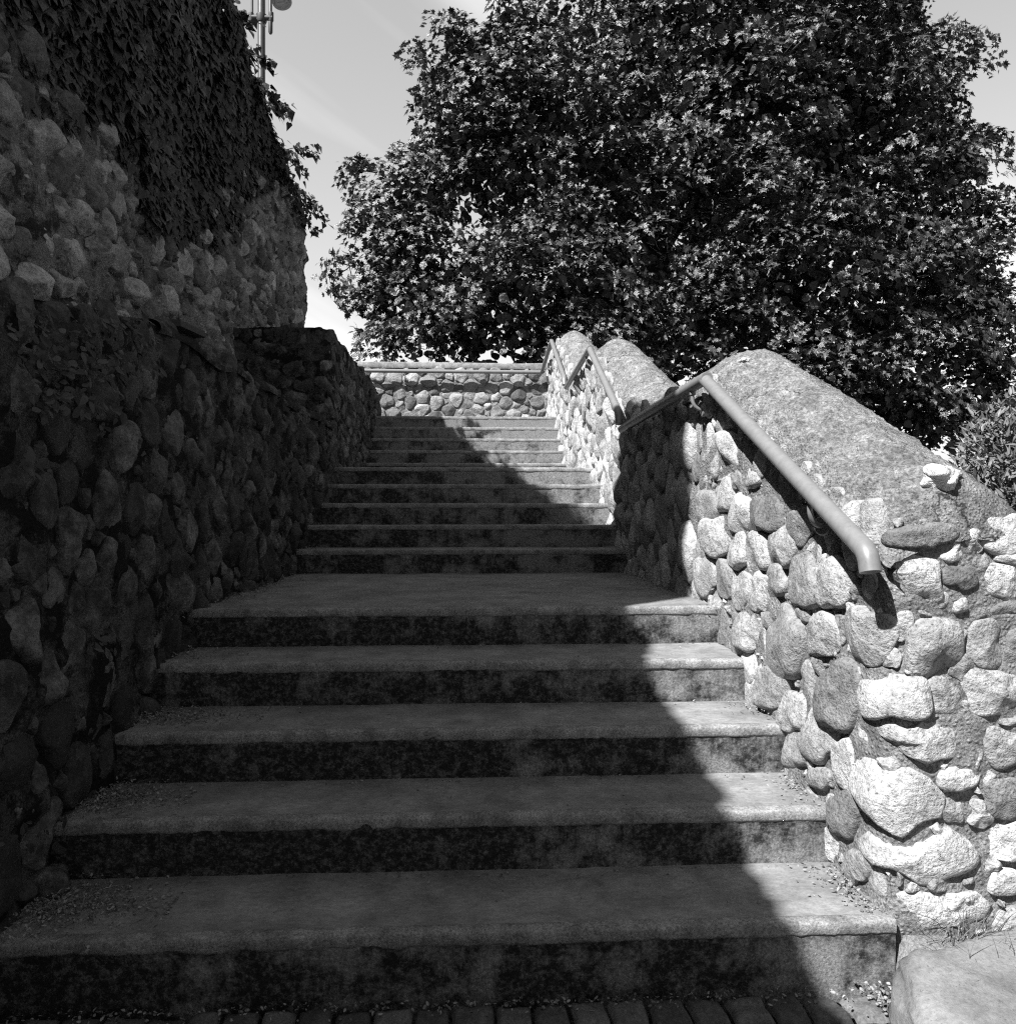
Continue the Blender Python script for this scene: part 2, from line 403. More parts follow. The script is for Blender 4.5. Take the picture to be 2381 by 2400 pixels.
# the staircase
stair = thing('concrete_staircase', (0, 1.93, 0), 'long straight concrete staircase of three flights between stone walls', 'staircase')
for k in range(1, 16):
    y0, z = DK[k], k * R
    y1 = DK[k + 1] + 0.06 if k < 15 else ENDY + 0.05
    zb = z - R - 0.06 if k > 1 else -0.1
    xl, xr = (XL, XR) if k < 15 else (-3.4, 1.4)
    if k == 1: xr = 1.095
    nx = 110 if k < 6 else 60
    xs = np.linspace(xl, xr, nx)
    zs = np.linspace(zb, z - 0.012, 9)
    P = np.zeros((nx, len(zs), 3)); P[..., 0] = xs[:, None]; P[..., 2] = zs; P[..., 1] = y0 + 0.003
    P[..., 1] += 0.0014 * fbm(P, 9, 3, k) + 0.001 * vnoise(P, 45, k)
    mb = MB(); mb.grid(P, flip=True)
    nm = 'landing' if k in (5, 10, 15) else 'step'
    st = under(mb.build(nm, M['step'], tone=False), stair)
    ys = np.linspace(y0 + 0.028, y1, 14 if k not in (5, 10, 15) else 50)
    P = np.zeros((nx, len(ys), 3)); P[..., 0] = xs[:, None]; P[..., 1] = ys; P[..., 2] = z
    P[..., 2] += 0.0025 * fbm(P, 4, 3, k + 50) + 0.0006 * vnoise(P, 60, k)
    mb = MB(); mb.grid(P, flip=True)
    mb.box((xl, y0 + 0.02, zb), (xr, y1, z - 0.02))
    o = mb.build('tread', M['tread'], st, tone=False); o['label'] = 'smooth worn tread with pale scuffs'
    prof = [(0.010, -0.036), (0.0005, -0.034), (-0.0020, -0.027), (-0.0032, -0.014), (-0.0026, -0.004), (0.0010, 0.0010), (0.010, 0.0030), (0.022, 0.0034), (0.034, 0.0026), (0.040, -0.004)]
    nn = nx * 2
    xs2 = np.linspace(xl, xr, nn)
    P = np.zeros((nn, len(prof), 3)); P[..., 0] = xs2[:, None]
    pr = np.array(prof); P[..., 1] = y0 + pr[:, 0] + 0.0012; P[..., 2] = z + pr[:, 1]
    wgt = np.array([1, 1, 1, 1, 1, 1, 1, .6, .3, .2])
    wear = fbm(P, 16, 3, k + 9)[..., None] * 0.0026 + vnoise(P, 70, k + 2)[..., None] * 0.0016
    chip = np.clip(vnoise(np.stack([P[..., 0], P[..., 0] * 0 + k, P[..., 0] * 0], -1), 6, 31)[..., None] - 0.55, 0, 1) * 0.014
    P += wgt[:, None] * np.concatenate([wear * 0, wear + chip * 0.5, wear * 0.7 - chip * 0.4], -1)
    mb = MB(); mb.grid(P, flip=True)
    o = mb.build('nosing', M['nosing'], st, tone=False); o['label'] = 'paler gritty front edge'

# ------------------------------------------------------------------ rubble walls
# a wall face is developed into (s, v): s along the face, v = height. A stone is a rounded dome on it, its outline smooth and irregular.
THE = np.linspace(0, 2 * math.pi, 48, endpoint=False); PN = 8
def place_stones(s0, s1, v_lo, v_hi, rmin, rmax, asp=1.25, hand=(), tries=4000, gap=0.86, seed=1, bias=2.0, keep=None):
    """random packing; returns list of (s, v, outline radii over THE). asp > 1: stones taller than wide"""
    g = np.random.default_rng(seed)
    C = []; Rr = []; hands = []
    for h in hand:
        C.append((h[0], h[1] / asp)); Rr.append(h[2]); hands.append(True)
    radii = np.sort(rmin + (rmax - rmin) * g.random(tries) ** bias)[::-1]
    vmin = min(v_lo(s) for s in np.linspace(s0, s1, 60)); vmax = max(v_hi(s) for s in np.linspace(s0, s1, 60))
    CA = np.array(C).reshape(-1, 2); RA = np.array(Rr)
    for r in radii:
        for q in range(3):
            s = g.uniform(s0, s1); v = g.uniform(vmin, vmax)
            if v < v_lo(s) + r * 0.2 or v > v_hi(s) - r * 0.55: continue
            if keep is not None and not keep(s, v): continue
            p = np.array([s, v / asp])
            if len(CA):
                d = np.hypot(*(CA - p).T)
                if np.any(d < gap * (RA + r)): continue
            CA = np.vstack([CA, p]); RA = np.append(RA, r); hands.append(False); break
    out = []
    for i in range(len(CA)):
        if hands[i]: continue
        d = np.hypot(*(CA - CA[i]).T); nb = np.argsort(d)[1:13]
        lim = RA[i] * 1.5
        acc = np.full(len(THE), (1.0 / lim) ** PN)
        for j in nb:
            vec = CA[j] - CA[i]; dj = d[j] * RA[i] / (RA[i] + RA[j]) - 0.007
            if dj <= 0.005: dj = 0.005
            ang = math.atan2(vec[1], vec[0])
            acc += (np.maximum(0, np.cos(THE - ang)) / dj) ** PN
        r = acc ** (-1 / PN)
        x = np.cos(THE) * r; yv = np.sin(THE) * r * asp
        out.append((CA[i][0], CA[i][1] * asp, x, yv))
    return out
RHO = np.array([1.0, 0.985, 0.94, 0.87, 0.77, 0.64, 0.48, 0.30, 0.13, 0.0])
def stones_mesh(mb, stones, surf, height=(0.03, 0.055), tone=(0.2, 0.4), seed=1, rough=1.0, coarse=False, tones=None, embed=0.02, push=None):
    g = np.random.default_rng(seed)
    st = 2 if coarse else 1
    rho = RHO[::1] if not coarse else RHO[[0, 2, 4, 6, 8, 9]]
    for k, (cs, cv, ox, oy) in enumerate(stones):
        ox, oy = np.asarray(ox)[::st], np.asarray(oy)[::st]
        m = len(ox); n = len(rho)
        size = math.sqrt(np.mean(ox ** 2 + oy ** 2))
        H = g.uniform(*height) * np.clip(size / 0.09, 0.55, 1.5)
        if push is not None and push[k] is not None: H = push[k]
        a, b_ = g.uniform(2.6, 6.0), g.uniform(1.6, 2.4)
        hh = H * (1 - rho ** a) ** (1 / b_)
        tx, ty = g.uniform(-0.28, 0.28, 2)
        wob = 1 + 0.10 * np.sin(THE[::st] * 2 + g.uniform(0, 6.3)) * g.uniform(0, 1) + 0.07 * np.sin(THE[::st] * 3 + g.uniform(0, 6.3)) + 0.04 * np.sin(THE[::st] * 5 + g.uniform(0, 6.3))
        ds = ox * wob; dv = oy * wob
        s = cs + rho[:, None] * ds; v = cv + rho[:, None] * dv
        h = np.repeat(hh[:, None], m, 1)
        h *= 1 + tx * rho[:, None] * np.cos(THE[::st]) + ty * rho[:, None] * np.sin(THE[::st])
        for fc in range(5 if rough > 1.35 else 3):                               # broken facets
            an = g.uniform(0, 6.283); lv = g.uniform(0.72, 1.15) * H; gr = g.uniform(0.2, 0.95) * H * min(rough, 1.4)
            pl = lv - gr * rho[:, None] * np.cos(THE[::st] - an)
            h = 0.5 * (h + pl - np.sqrt((h - pl) ** 2 + (0.05 * H) ** 2))
        q = np.stack([s, v, h + k * 3.1], -1)
        inn = np.clip(1 - rho, 0, 1)[:, None] ** 0.35
        n1 = fbm(q, 0.9 / size, 3, seed + k)
        rid = 1 - np.abs(vnoise(q, 1.3 / size, seed + k + 5))
        h = h + rough * inn * (0.16 * H * n1 + 0.16 * H * (rid - 0.6)) + 0.0020 * rough * fbm(q, 45, 2, seed) * inn
        h[0] = -embed
        s = s + 0.05 * size * vnoise(q, 1.6 / size, seed + 91)
        v = v + 0.05 * size * vnoise(q, 1.6 / size, seed + 92)
        P = surf(s, v, h)
        tn = tones[k] if tones is not None and tones[k] is not None else g.uniform(*tone)
        mb.grid(P, tn, closed=True)
def skin(mb, surf, s0, s1, v_lo, v_hi, ds=0.018, amp=0.012, seed=5, dv=None, tone=0.2):
    ns = int((s1 - s0) / ds) + 1; ss = np.linspace(s0, s1, ns)
    nv = int(max(v_hi(s) - v_lo(s) for s in ss) / (dv or ds)) + 2
    lo = np.array([v_lo(s) for s in ss]); hi = np.array([v_hi(s) for s in ss])
    tt = np.linspace(0, 1, nv)
    s = np.repeat(ss[:, None], nv, 1); v = lo[:, None] + (hi - lo)[:, None] * tt
    q = np.stack([s, v, s * 0 + seed], -1)
    h = amp * fbm(q, 7, 4, seed) + amp * 0.5 * np.abs(vnoise(q, 38, seed))
    mb.grid(surf(s, v, h), tone)

# ---- right-hand stair wall: side face x = XW, rounded corner, front face y = YF
XW, YF, CQ = 1.085, 1.95, 0.06
CR = CQ * 4 / math.pi
def surf_right(s, v, h):
    s, v, h = np.broadcast_arrays(s, v, h)
    phi = np.clip((s + CQ) / (2 * CQ), 0, 1) * math.pi / 2
    nx, ny = -np.cos(phi), -np.sin(phi)
    x = XW + CR + nx * CR + np.maximum(s - CQ, 0)
    y = YF + CR + ny * CR + np.maximum(-s - CQ, 0)
    return np.stack([x + nx * h, y + ny * h, v], -1)
crown = smoothprof([1.5, 3.42, 4.90, 6.68, 7.95, 9.62, 11.4], [1.085, 1.965, 1.985, 2.745, 2.775, 3.51, 3.51], 0.075)
EDGE = 0.215
def stair_z(y):
    z = 0
    for k in range(1, 16):
        if y > DK[k] - 0.02: z = k * R
    return z
def r_lo(s): return max(-0.05, stair_z(YF - s) - 0.08) if s < 0 else -0.05
def r_hi(s): return float(crown(YF - s) - EDGE + 0.02) if s < -0.12 else 1.19
Z5 = lambda x, y: (1192.4 + 0.378 * x, 603.9 + 0.378 * y)
Z6 = lambda x, y: (1192.4 + 0.378 * x, 1207.7 + 0.378 * y)
# measured stones: centre, half sizes (px of the enlarged view), lean, tone, kind of surface (roughness)
HS5 = [(495,655,45,92,10,.46,1.4),(610,800,52,46,0,.40,1.2),(535,805,30,48,0,.26,1),(478,878,41,86,-5,.44,1),(572,975,62,90,-10,.46,1),
 (690,972,85,95,0,.17,1.1),(395,945,40,92,0,.26,1),(445,1088,76,96,10,.42,1.1),(545,1158,50,86,0,.46,.9),(655,1158,60,100,-5,.44,1),(782,1142,70,95,-10,.33,1),
 (372,1285,42,102,0,.34,1),(482,1302,50,95,0,.27,.8),(565,1355,50,92,0,.45,1.2),(665,1368,60,92,-20,.44,1.4),(742,1305,48,90,5,.27,.9),(885,1312,74,135,5,.28,1.1),
 (1042,1322,75,132,-8,.42,1.2),(868,1035,58,92,-15,.24,.8),(610,1562,70,90,0,.34,1.5),(790,1625,95,180,-12,.28,1.2),(985,1582,72,106,0,.36,1),(1190,1590,112,138,-10,.34,1.1),
 (1470,1632,145,128,8,.30,1.3),(1722,1628,80,122,8,.29,1.1),(1435,1082,185,56,6,.16,.6),(1830,1078,106,102,0,.42,1.1),(1828,1312,108,92,0,.42,1.6),
 (1602,1292,95,54,0,.12,1),(1602,1420,42,42,0,.36,1),(1668,1112,46,66,0,.42,1.2),(1850,1455,95,52,0,.16,1),(700,1500,40,50,0,.3,1),(880,1480,36,46,0,.3,1)]
HS6 = [(1072,290,106,160,-8,.20,.7),(1305,292,132,112,8,.44,1.6),(1520,282,76,92,0,.32,1.2),(1785,268,175,108,-4,.38,1.4),(605,150,34,75,0,.42,1),(625,262,40,76,-10,.42,1),
 (718,250,70,102,-15,.30,1),(826,372,60,98,-10,.38,1.1),(828,555,76,92,-10,.28,1.1),(970,482,86,136,-18,.36,1),
 (1602,692,98,64,8,.46,1.2),(1086,632,52,122,5,.46,1.1),(1082,890,66,116,-5,.19,.6),
 (1015,1032,34,90,8,.46,1),(1140,1152,72,82,-20,.32,1.1),(1822,530,102,112,8,.30,1.2),(1828,792,116,92,0,.22,1),(1842,1012,116,86,6,.52,1.4),(1842,1218,106,60,0,.50,1),
 (960,702,62,52,-20,.30,1),(1640,1290,30,36,0,.3,1)]
hand_out, hand_tone, hand_seed, hand_rough = [], [], [], []
def to_sv(px, py):
    d = ray(px, py); o = np.array([0, 0, EYE])
    tx = XW / d[0]; ty = YF / d[1]
    if tx > ty: p = o + d * tx; return -(p[1] - YF) , p[2]
    p = o + d * ty; return p[0] - XW, p[2]
for lst, cv in ((HS5, Z5), (HS6, Z6)):
    for (cx, cy, rx, ry, lean, tn, rg) in lst:
        c = np.array(to_sv(*cv(cx, cy))); pts = []
        e = 3.0 if rg < 1.3 else 4.0
        la = RAD(lean)
        for th in THE:
            # undo the foreshortening: trace the outline as seen, then read it on the wall
            cc, ss = math.cos(th), math.sin(th)
            k = (abs(cc) ** e + abs(ss) ** e) ** (-1 / e)
            ux, uy = cc * k * rx * 1.06, ss * k * ry * 1.06
            qx, qy = ux * math.cos(la) - uy * math.sin(la), ux * math.sin(la) + uy * math.cos(la)
            pts.append(to_sv(*cv(cx + qx, cy - qy)))
        pts = np.array(pts)
        if not np.all(np.isfinite(pts)): continue
        c = pts.mean(0)
        rr = np.sqrt(np.abs(np.ptp(pts[:, 0]) * np.ptp(pts[:, 1]))) / 2
        dl = pts - c; an_ = np.arctan2(dl[:, 1], dl[:, 0]); ra_ = np.hypot(dl[:, 0], dl[:, 1]); so_ = np.argsort(an_)
        ri_ = np.interp(THE, an_[so_], ra_[so_], period=2 * math.pi)
        ri_ = (np.roll(ri_, 1) + 2 * ri_ + np.roll(ri_, -1)) / 4
        hand_out.append((c[0], c[1], ri_ * np.cos(THE), ri_ * np.sin(THE))); hand_tone.append(tn); hand_rough.append(rg)
        hand_seed.append((c[0], c[1], rr * 0.84))
# the large angular blocks of the near corner, traced corner by corner
BLK = [(Z6, [(1130,500),(1185,530),(1285,640),(1440,690),(1540,790),(1530,900),(1400,930),(1310,985),(1205,890),(1130,760),(1108,610)], .44, 1.9),
 (Z6, [(1140,1010),(1190,960),(1300,1035),(1420,1015),(1540,920),(1660,970),(1750,1070),(1750,1140),(1640,1190),(1400,1205),(1230,1150),(1150,1075)], .44, 1.7),
 (Z6, [(1300,1290),(1335,1262),(1700,1268),(1800,1320),(1750,1400),(1600,1430),(1370,1450),(1335,1415)], .42, 1.6),
 (Z6, [(1190,420),(1222,378),(1330,440),(1400,402),(1530,395),(1640,450),(1660,540),(1600,610),(1420,615),(1300,560),(1210,490)], .40, 1.6),
 (Z5, [(1212,1170),(1290,1118),(1340,1165),(1490,1195),(1502,1300),(1528,1400),(1460,1415),(1270,1390),(1240,1290)], .41, 1.9)]
for cv, pl, tn, rg in BLK:
    dense = []
    for (xa, ya), (xb, yb) in zip(pl, pl[1:] + pl[:1]):
        for t_ in np.linspace(0, 1, 10, endpoint=False): dense.append(to_sv(*cv(xa + (xb - xa) * t_, ya + (yb - ya) * t_)))
    pts = np.array(dense); c = (pts.min(0) + pts.max(0)) / 2
    dl = pts - c; an_ = np.arctan2(dl[:, 1], dl[:, 0]); ra_ = np.hypot(dl[:, 0], dl[:, 1]); so_ = np.argsort(an_)
    ri_ = np.interp(THE, an_[so_], ra_[so_], period=2 * math.pi)
    hand_out.append((c[0], c[1], ri_ * np.cos(THE), ri_ * np.sin(THE))); hand_tone.append(tn); hand_rough.append(rg)
    wd_, ht_ = np.ptp(pts[:, 0]), np.ptp(pts[:, 1]); n_ = max(1, int(round(wd_ / ht_)))
    for q in range(n_): hand_seed.append((pts[:, 0].min() + wd_ * (q + .5) / n_, c[1], min(wd_ / n_, ht_) * .46))
rw = thing('cobble_wall', (1.3, YF, 0), 'sunlit cobble stair wall with rounded cement top along the handrails', 'wall')
mb = MB()
skin(mb, surf_right, -(ENDY - YF), 1.7, r_lo, r_hi, 0.016, 0.011, 5)
# core and back of the wall
ys = np.linspace(YF + 0.05, ENDY, 120)
pr = np.stack([np.stack([np.full_like(ys, XW + 0.035), ys, ys * 0 - 0.2], -1), np.stack([np.full_like(ys, XW + 0.035), ys, crown(ys) - EDGE], -1),
               np.stack([np.full_like(ys, 1.54), ys, crown(ys) - EDGE], -1), np.stack([np.full_like(ys, 1.54), ys, ys * 0 - 0.2], -1)], 1)
mb.grid(pr)
mb.box((XW + 0.06, YF + 0.03, -0.2), (2.8, YF + 0.3, 1.17))
under(mb.build('mortar_body', M['mortar'], tone=False), rw)
mb = MB()
order = range(len(hand_out))
for i in order:
    stones_mesh(mb, [hand_out[i]], surf_right, (0.026, 0.042), seed=100 + i, rough=hand_rough[i], tones=[hand_tone[i]])
near = lambda s, v: s > -1.75
fill = place_stones(-1.8, 0.30, r_lo, r_hi, 0.014, 0.075, 1.15, hand_seed, 7000, 0.84, 3, 1.7)
fill2 = place_stones(0.31, 1.65, r_lo, r_hi, 0.03, 0.10, 0.85, hand_seed, 4000, 0.9, 5, 1.4)
stones_mesh(mb, fill2, surf_right, (0.03, 0.045), (0.22, 0.44), 77, 1.5)
stones_mesh(mb, fill, surf_right, (0.016, 0.034), (0.2, 0.44), 7, 1.4)
far = place_stones(-(ENDY - YF), -1.8, r_lo, r_hi, 0.045, 0.088, 1.4, (), 3600, 0.86, 4, 1.6)
stones_mesh(mb, far, surf_right, (0.028, 0.05), (0.26, 0.5), 8, 1.2)
under(mb.build('stonework', M['stone']), rw)
# rounded cement coping
ys = np.concatenate([np.linspace(YF - 0.015, 5, 420), np.linspace(5.01, ENDY, 420)]); ph = np.linspace(-0.25, math.pi + 0.25, 90)
HW = 0.232
Y, PH = np.meshgrid(ys, ph, indexing='ij')
end = np.sqrt(np.clip(1 - (np.clip(YF + 0.07 - Y, 0, 0.085) / 0.09) ** 2, 0.02, 1))
X = 1.30 - np.sign(np.cos(PH)) * np.abs(np.cos(PH)) ** 1.3 * HW * (0.9 + 0.1 * end)
low = np.clip(np.sin(PH), -1, 1)
Zc = crown(Y) - EDGE + np.where(low > 0, np.abs(low) ** 1.3 * EDGE * end, low * 0.16)
X = np.where(low < 0, X * 1 + np.sign(np.cos(PH)) * 0.02, X)
P = np.stack([X, Y, Zc], -1)
nrm = np.stack([-np.cos(PH), PH * 0, np.abs(np.sin(PH))], -1)
dsp = 0.0065 * fbm(P, 3.2, 3, 21) + 0.006 * fbm(P, 16, 3, 22) + 0.0045 * fbm(P, 55, 2, 23)
P += nrm * dsp[..., None]
mb = MB(); mb.grid(P, flip=False)
under(mb.build('coping', M['coping'], tone=False), rw)
# the pale quartz lumps showing through the coping
def lump(mb, c, r, tone, seed, sc=(1, 1, 1), n=18, m=30, rough=0.16):
    u = np.linspace(0.001, math.pi - 0.001, n); v = np.linspace(0, 2 * math.pi, m, endpoint=False)
    U, V = np.meshgrid(u, v, indexing='ij')
    d = np.stack([np.sin(U) * np.cos(V), np.sin(U) * np.sin(V), np.cos(U)], -1)
    rr = 1 + rough * fbm(d + seed * 3.7, 1.4, 3, seed) + rough * 0.3 * fbm(d + seed, 6, 2, seed)
    mb.grid(np.asarray(c) + d * rr[..., None] * r * np.asarray(sc), tone, closed=True)
M['quartz'] = m_stone('white_quartz', 1.0, 0)
for (px, py, D, r, sc) in ((1776, 903, 2.055, 0.044, (1.0, 1.1, .8)), (1452, 838, 2.73, 0.02, (1, 1, 1)), (1405, 683, 3.39, 0.022, (1, 1.6, .6))):
    mb = MB(); lump(mb, at(px, py, D), r, 0.55, int(px), sc, 26, 40, .34)
    o = under(mb.build('quartz_stone', M['quartz']), rw); o['label'] = 'white quartz stone set in the cement top'

# ---- generic straight faces
def surf_x(x0, sign):
    def f(s, v, h):
        s, v, h = np.broadcast_arrays(s, v, h); return np.stack([x0 + sign * h, s, v], -1)
    return f
# ---- low wall on the other side: level top
XLW = -1.185
lowtop = smoothprof([0.0, 1.6, 2.2, 3.0, 4.5, 6.8], [1.70, 1.76, 1.80, 1.93, 1.94, 1.94], 0.1)
lw = thing('cobble_wall', (-1.5, 1.0, 0), 'dark mossy low cobble wall with a level top beside the shaded side of the steps', 'wall')
sl_ = surf_x(XLW, 1)
def l_lo(s): return max(-0.05, stair_z(s) - 0.08)
def l_hi(s): return float(lowtop(s))
mb = MB(); 
skin(mb, lambda s, v, h: np.stack([XLW + h, s, v], -1), 0.3, 6.62, l_lo, l_hi, 0.02, 0.02, 31)
# top of the wall and the earth ledge behind it
ys = np.linspace(0.3, 6.62, 260); us = np.linspace(0, 0.9, 40)
Y, U = np.meshgrid(ys, us, indexing='ij')
P = np.stack([XLW - U, Y, lowtop(Y) + 0.0], -1); P[..., 2] += 0.012 * fbm(P, 6, 4, 33) + 0.03 * np.sin(np.clip(U / 0.42, 0, 1) * math.pi)
mb.grid(P, flip=True)
mb.box((-2.2, 0.3, -0.1), (XLW - 0.05, 6.62, 1.66))
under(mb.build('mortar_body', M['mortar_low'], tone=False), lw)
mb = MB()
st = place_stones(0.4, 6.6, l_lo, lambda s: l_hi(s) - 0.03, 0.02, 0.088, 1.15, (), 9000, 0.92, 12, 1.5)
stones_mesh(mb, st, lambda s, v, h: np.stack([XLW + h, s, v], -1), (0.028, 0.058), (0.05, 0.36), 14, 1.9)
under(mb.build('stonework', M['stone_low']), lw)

mb = MB()
ys = np.linspace(2.9, 6.6, 320); ph = np.linspace(-0.3, math.pi * 0.75, 14); Y, PH = np.meshgrid(ys, ph, indexing='ij')
P = np.stack([XLW - 0.045 + 0.085 * np.cos(PH), Y, lowtop(Y) - 0.03 + 0.045 * np.sin(PH)], -1)
P[..., 2] -= 0.03 * np.clip(vnoise(np.stack([Y, Y * 0, Y * 0], -1), 3.1, 9), -0.3, 1); P[..., 0] -= 0.05 * np.clip(vnoise(np.stack([Y, Y * 0 + 4, Y * 0], -1), 4.3, 19), 0, 1)
P += (0.024 * fbm(P, 6, 4, 37) + 0.009 * fbm(P, 30, 2, 38))[..., None] * np.stack([np.cos(PH), PH * 0, np.sin(PH)], -1)
mb.grid(P, flip=True)
M['mortar_cap'] = m_mortar('weathered_mortar', 0.11, 0.5, 0.03)
under(mb.build('coping', M['mortar_cap'], tone=False), lw)

# ---- the higher pier wall further up: front face y = PY, corner, side face x = XLW
PY, PT = 6.5, 2.76
def surf_pier(s, v, h):
    s, v, h = np.broadcast_arrays(s, v, h)
    q, r = 0.07, 0.07 * 4 / math.pi
    phi = np.clip((s + q) / (2 * q), 0, 1) * math.pi / 2      # 0: front face (normal -y), 90: side face (normal +x)
    nx, ny = np.sin(phi), -np.cos(phi)
    x = XLW - r + nx * r - np.maximum(-s - q, 0); y = PY + r + ny * r + np.maximum(s - q, 0)
    return np.stack([x + nx * h, y + ny * h, v], -1)
piertop = smoothprof([-1.2, -0.1, 0.05, 2.6, 3.2, 3.55], [2.74, 2.76, 2.74, 2.76, 2.72, 2.55], 0.06)
def p_lo(s): return 1.7 if s < 0 else max(1.3, stair_z(PY + s) - 0.1)
pw = thing('cobble_wall', (-1.6, PY, 1.5), 'dark squared-off cobble pier wall stepping up beside the upper flight', 'wall')
mb = MB(); skin(mb, surf_pier, -0.95, 3.55, p_lo, lambda s: float(piertop(s)), 0.02, 0.016, 41)
Yg, Ug = np.meshgrid(np.linspace(0, 1, 60), np.linspace(0, 1, 20), indexing='ij')
P = np.stack([-2.1 + Ug * (XLW + 2.1 - 0.0), PY + 0.0 + Yg * 3.5, PT - 0.02 + Ug * 0], -1)
P[..., 2] = PT - 0.015 + 0.02 * fbm(P, 5, 3, 44); mb.grid(P, flip=False)
mb.box((-2.1, PY + 0.06, 1.2), (XLW - 0.06, PY + 3.5, PT - 0.06))
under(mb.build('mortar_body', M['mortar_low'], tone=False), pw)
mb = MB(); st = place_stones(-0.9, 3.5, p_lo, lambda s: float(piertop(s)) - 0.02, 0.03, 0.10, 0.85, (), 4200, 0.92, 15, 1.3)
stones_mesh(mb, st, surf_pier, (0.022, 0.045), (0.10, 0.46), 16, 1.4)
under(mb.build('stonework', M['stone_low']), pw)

# ---- the tall old wall
XT, YE = -2.0, 9.5
talltop = smoothprof([-3, -0.75, -0.3, 0.05, 0.45, 0.85, 2.5, 3.4, 4.0, 4.5, 6.4, 6.9, 7.3, 7.7, 8.2, 8.7, 9.5], [4.5, 4.62, 4.68, 4.8, 4.9, 5.04, 5.5, 5.6, 5.4, 5.28, 5.28, 5.15, 5.1, 5.0, 4.76, 4.74, 4.58], 0.06)
tw = thing('rubble_wall', (XT, 4, 0), 'tall old rubble stone wall half covered by ivy', 'wall')
def surf_tall(s, v, h):
    s, v, h = np.broadcast_arrays(s, v, h)
    q, r = 0.09, 0.09 * 4 / math.pi
    u = s - YE
    phi = np.clip((u + q) / (2 * q), 0, 1) * math.pi / 2     # 0: side face (normal +x), 90: end face (normal +y)
    nx, ny = np.cos(phi), np.sin(phi)
    x = XT - r + nx * r - np.maximum(u - q, 0); y = YE - r + ny * r - np.maximum(-u - q, 0)
    return np.stack([x + nx * h, y + ny * h, v], -1)
tt_ = lambda s: float(talltop(min(s, 9.5))) if s < 9.3 else float(talltop(min(s, 9.5))) - 0.12 * min(1, (s - 9.3) / 0.3)
mb = MB(); skin(mb, surf_tall, -3, 10.1, lambda s: 1.0, tt_, 0.025, 0.03, 51)
ys = np.linspace(-3, YE - 0.05, 140)
pr = np.stack([np.stack([np.full_like(ys, XT - 0.03), ys, ys * 0 - 0.2], -1), np.stack([np.full_like(ys, XT - 0.03), ys, talltop(ys) - 0.0], -1),
               np.stack([np.full_like(ys, XT - 0.75), ys, talltop(ys)], -1), np.stack([np.full_like(ys, XT - 0.75), ys, ys * 0 - 0.2], -1)], 1)
mb.grid(pr); mb.box((XT - 0.7, YE - 0.3, -0.2), (XT - 0.06, YE - 0.06, 4.45))
under(mb.build('mortar_body', M['mortar_high'], tone=False), tw)
mb = MB()
keep = lambda s, v: (s > 1.2) and v < 3.3 + max(0, s - 5.5) * 0.7
st = place_stones(1.2, 9.22, lambda s: 1.75, tt_, 0.022, 0.12, 0.8, (), 16000, 0.92, 22, 2.3, keep)
stones_mesh(mb, st, surf_tall, (0.035, 0.085), (0.10, 0.56), 23, 1.9)
under(mb.build('stonework', M['stone_high']), tw)
mb = MB(); mb.box((XT - 0.75, 0.95, 4.4), (XT + 0.06, 2.42, 6.62)); mb.box((XT - 0.8, 0.9, 6.62), (XT + 0.1, 2.47, 6.74))  # unseen block, added and sized to cast the shadow on the landing
under(mb.build('shadow_bay', M['mortar_high'], smooth=False, tone=False), tw)

# ---- parapet closing the top landing
PBY = 10.72
bw_ = thing('parapet_wall', (0, PBY, 2.4), 'low cobble parapet closing the top landing below the tree', 'wall')
sb = lambda s, v, h: np.stack(np.broadcast_arrays(s, PBY - h, v), -1)
mb = MB(); skin(mb, sb, -3.4, 1.35, lambda s: 2.3, lambda s: 3.24, 0.02, 0.012, 61)
mb.box((-3.4, PBY + 0.03, 1.2), (1.5, PBY + 0.4, 3.235))
under(mb.build('mortar_body', M['mortar'], tone=False), bw_)
mb = MB(); st = place_stones(-3.3, 1.3, lambda s: 2.32, lambda s: 3.20, 0.03, 0.095, 0.95, (), 1600, 0.98, 62, 1.5)
stones_mesh(mb, st, sb, (0.03, 0.05), (0.10, 0.40), 63, 1.0)
under(mb.build('stonework', M['stone']), bw_)
xs = np.linspace(-3.4, 1.5, 160)
prof = np.array([(-0.014, 3.215), (-0.018, 3.225), (-0.017, 3.288), (-0.010, 3.298), (0.2, 3.30), (0.42, 3.297), (0.44, 3.25), (0.43, 3.235)])
P = np.zeros((len(xs), len(prof), 3)); P[..., 0] = xs[:, None]; P[..., 1] = PBY + prof[:, 0]; P[..., 2] = prof[:, 1]
P[..., 2] += 0.006 * fbm(P, 3, 3, 66); P[..., 1] += 0.006 * fbm(P, 5, 3, 67)
mb = MB(); mb.grid(P, flip=True); under(mb.build('coping', M['nosing'], tone=False), bw_)

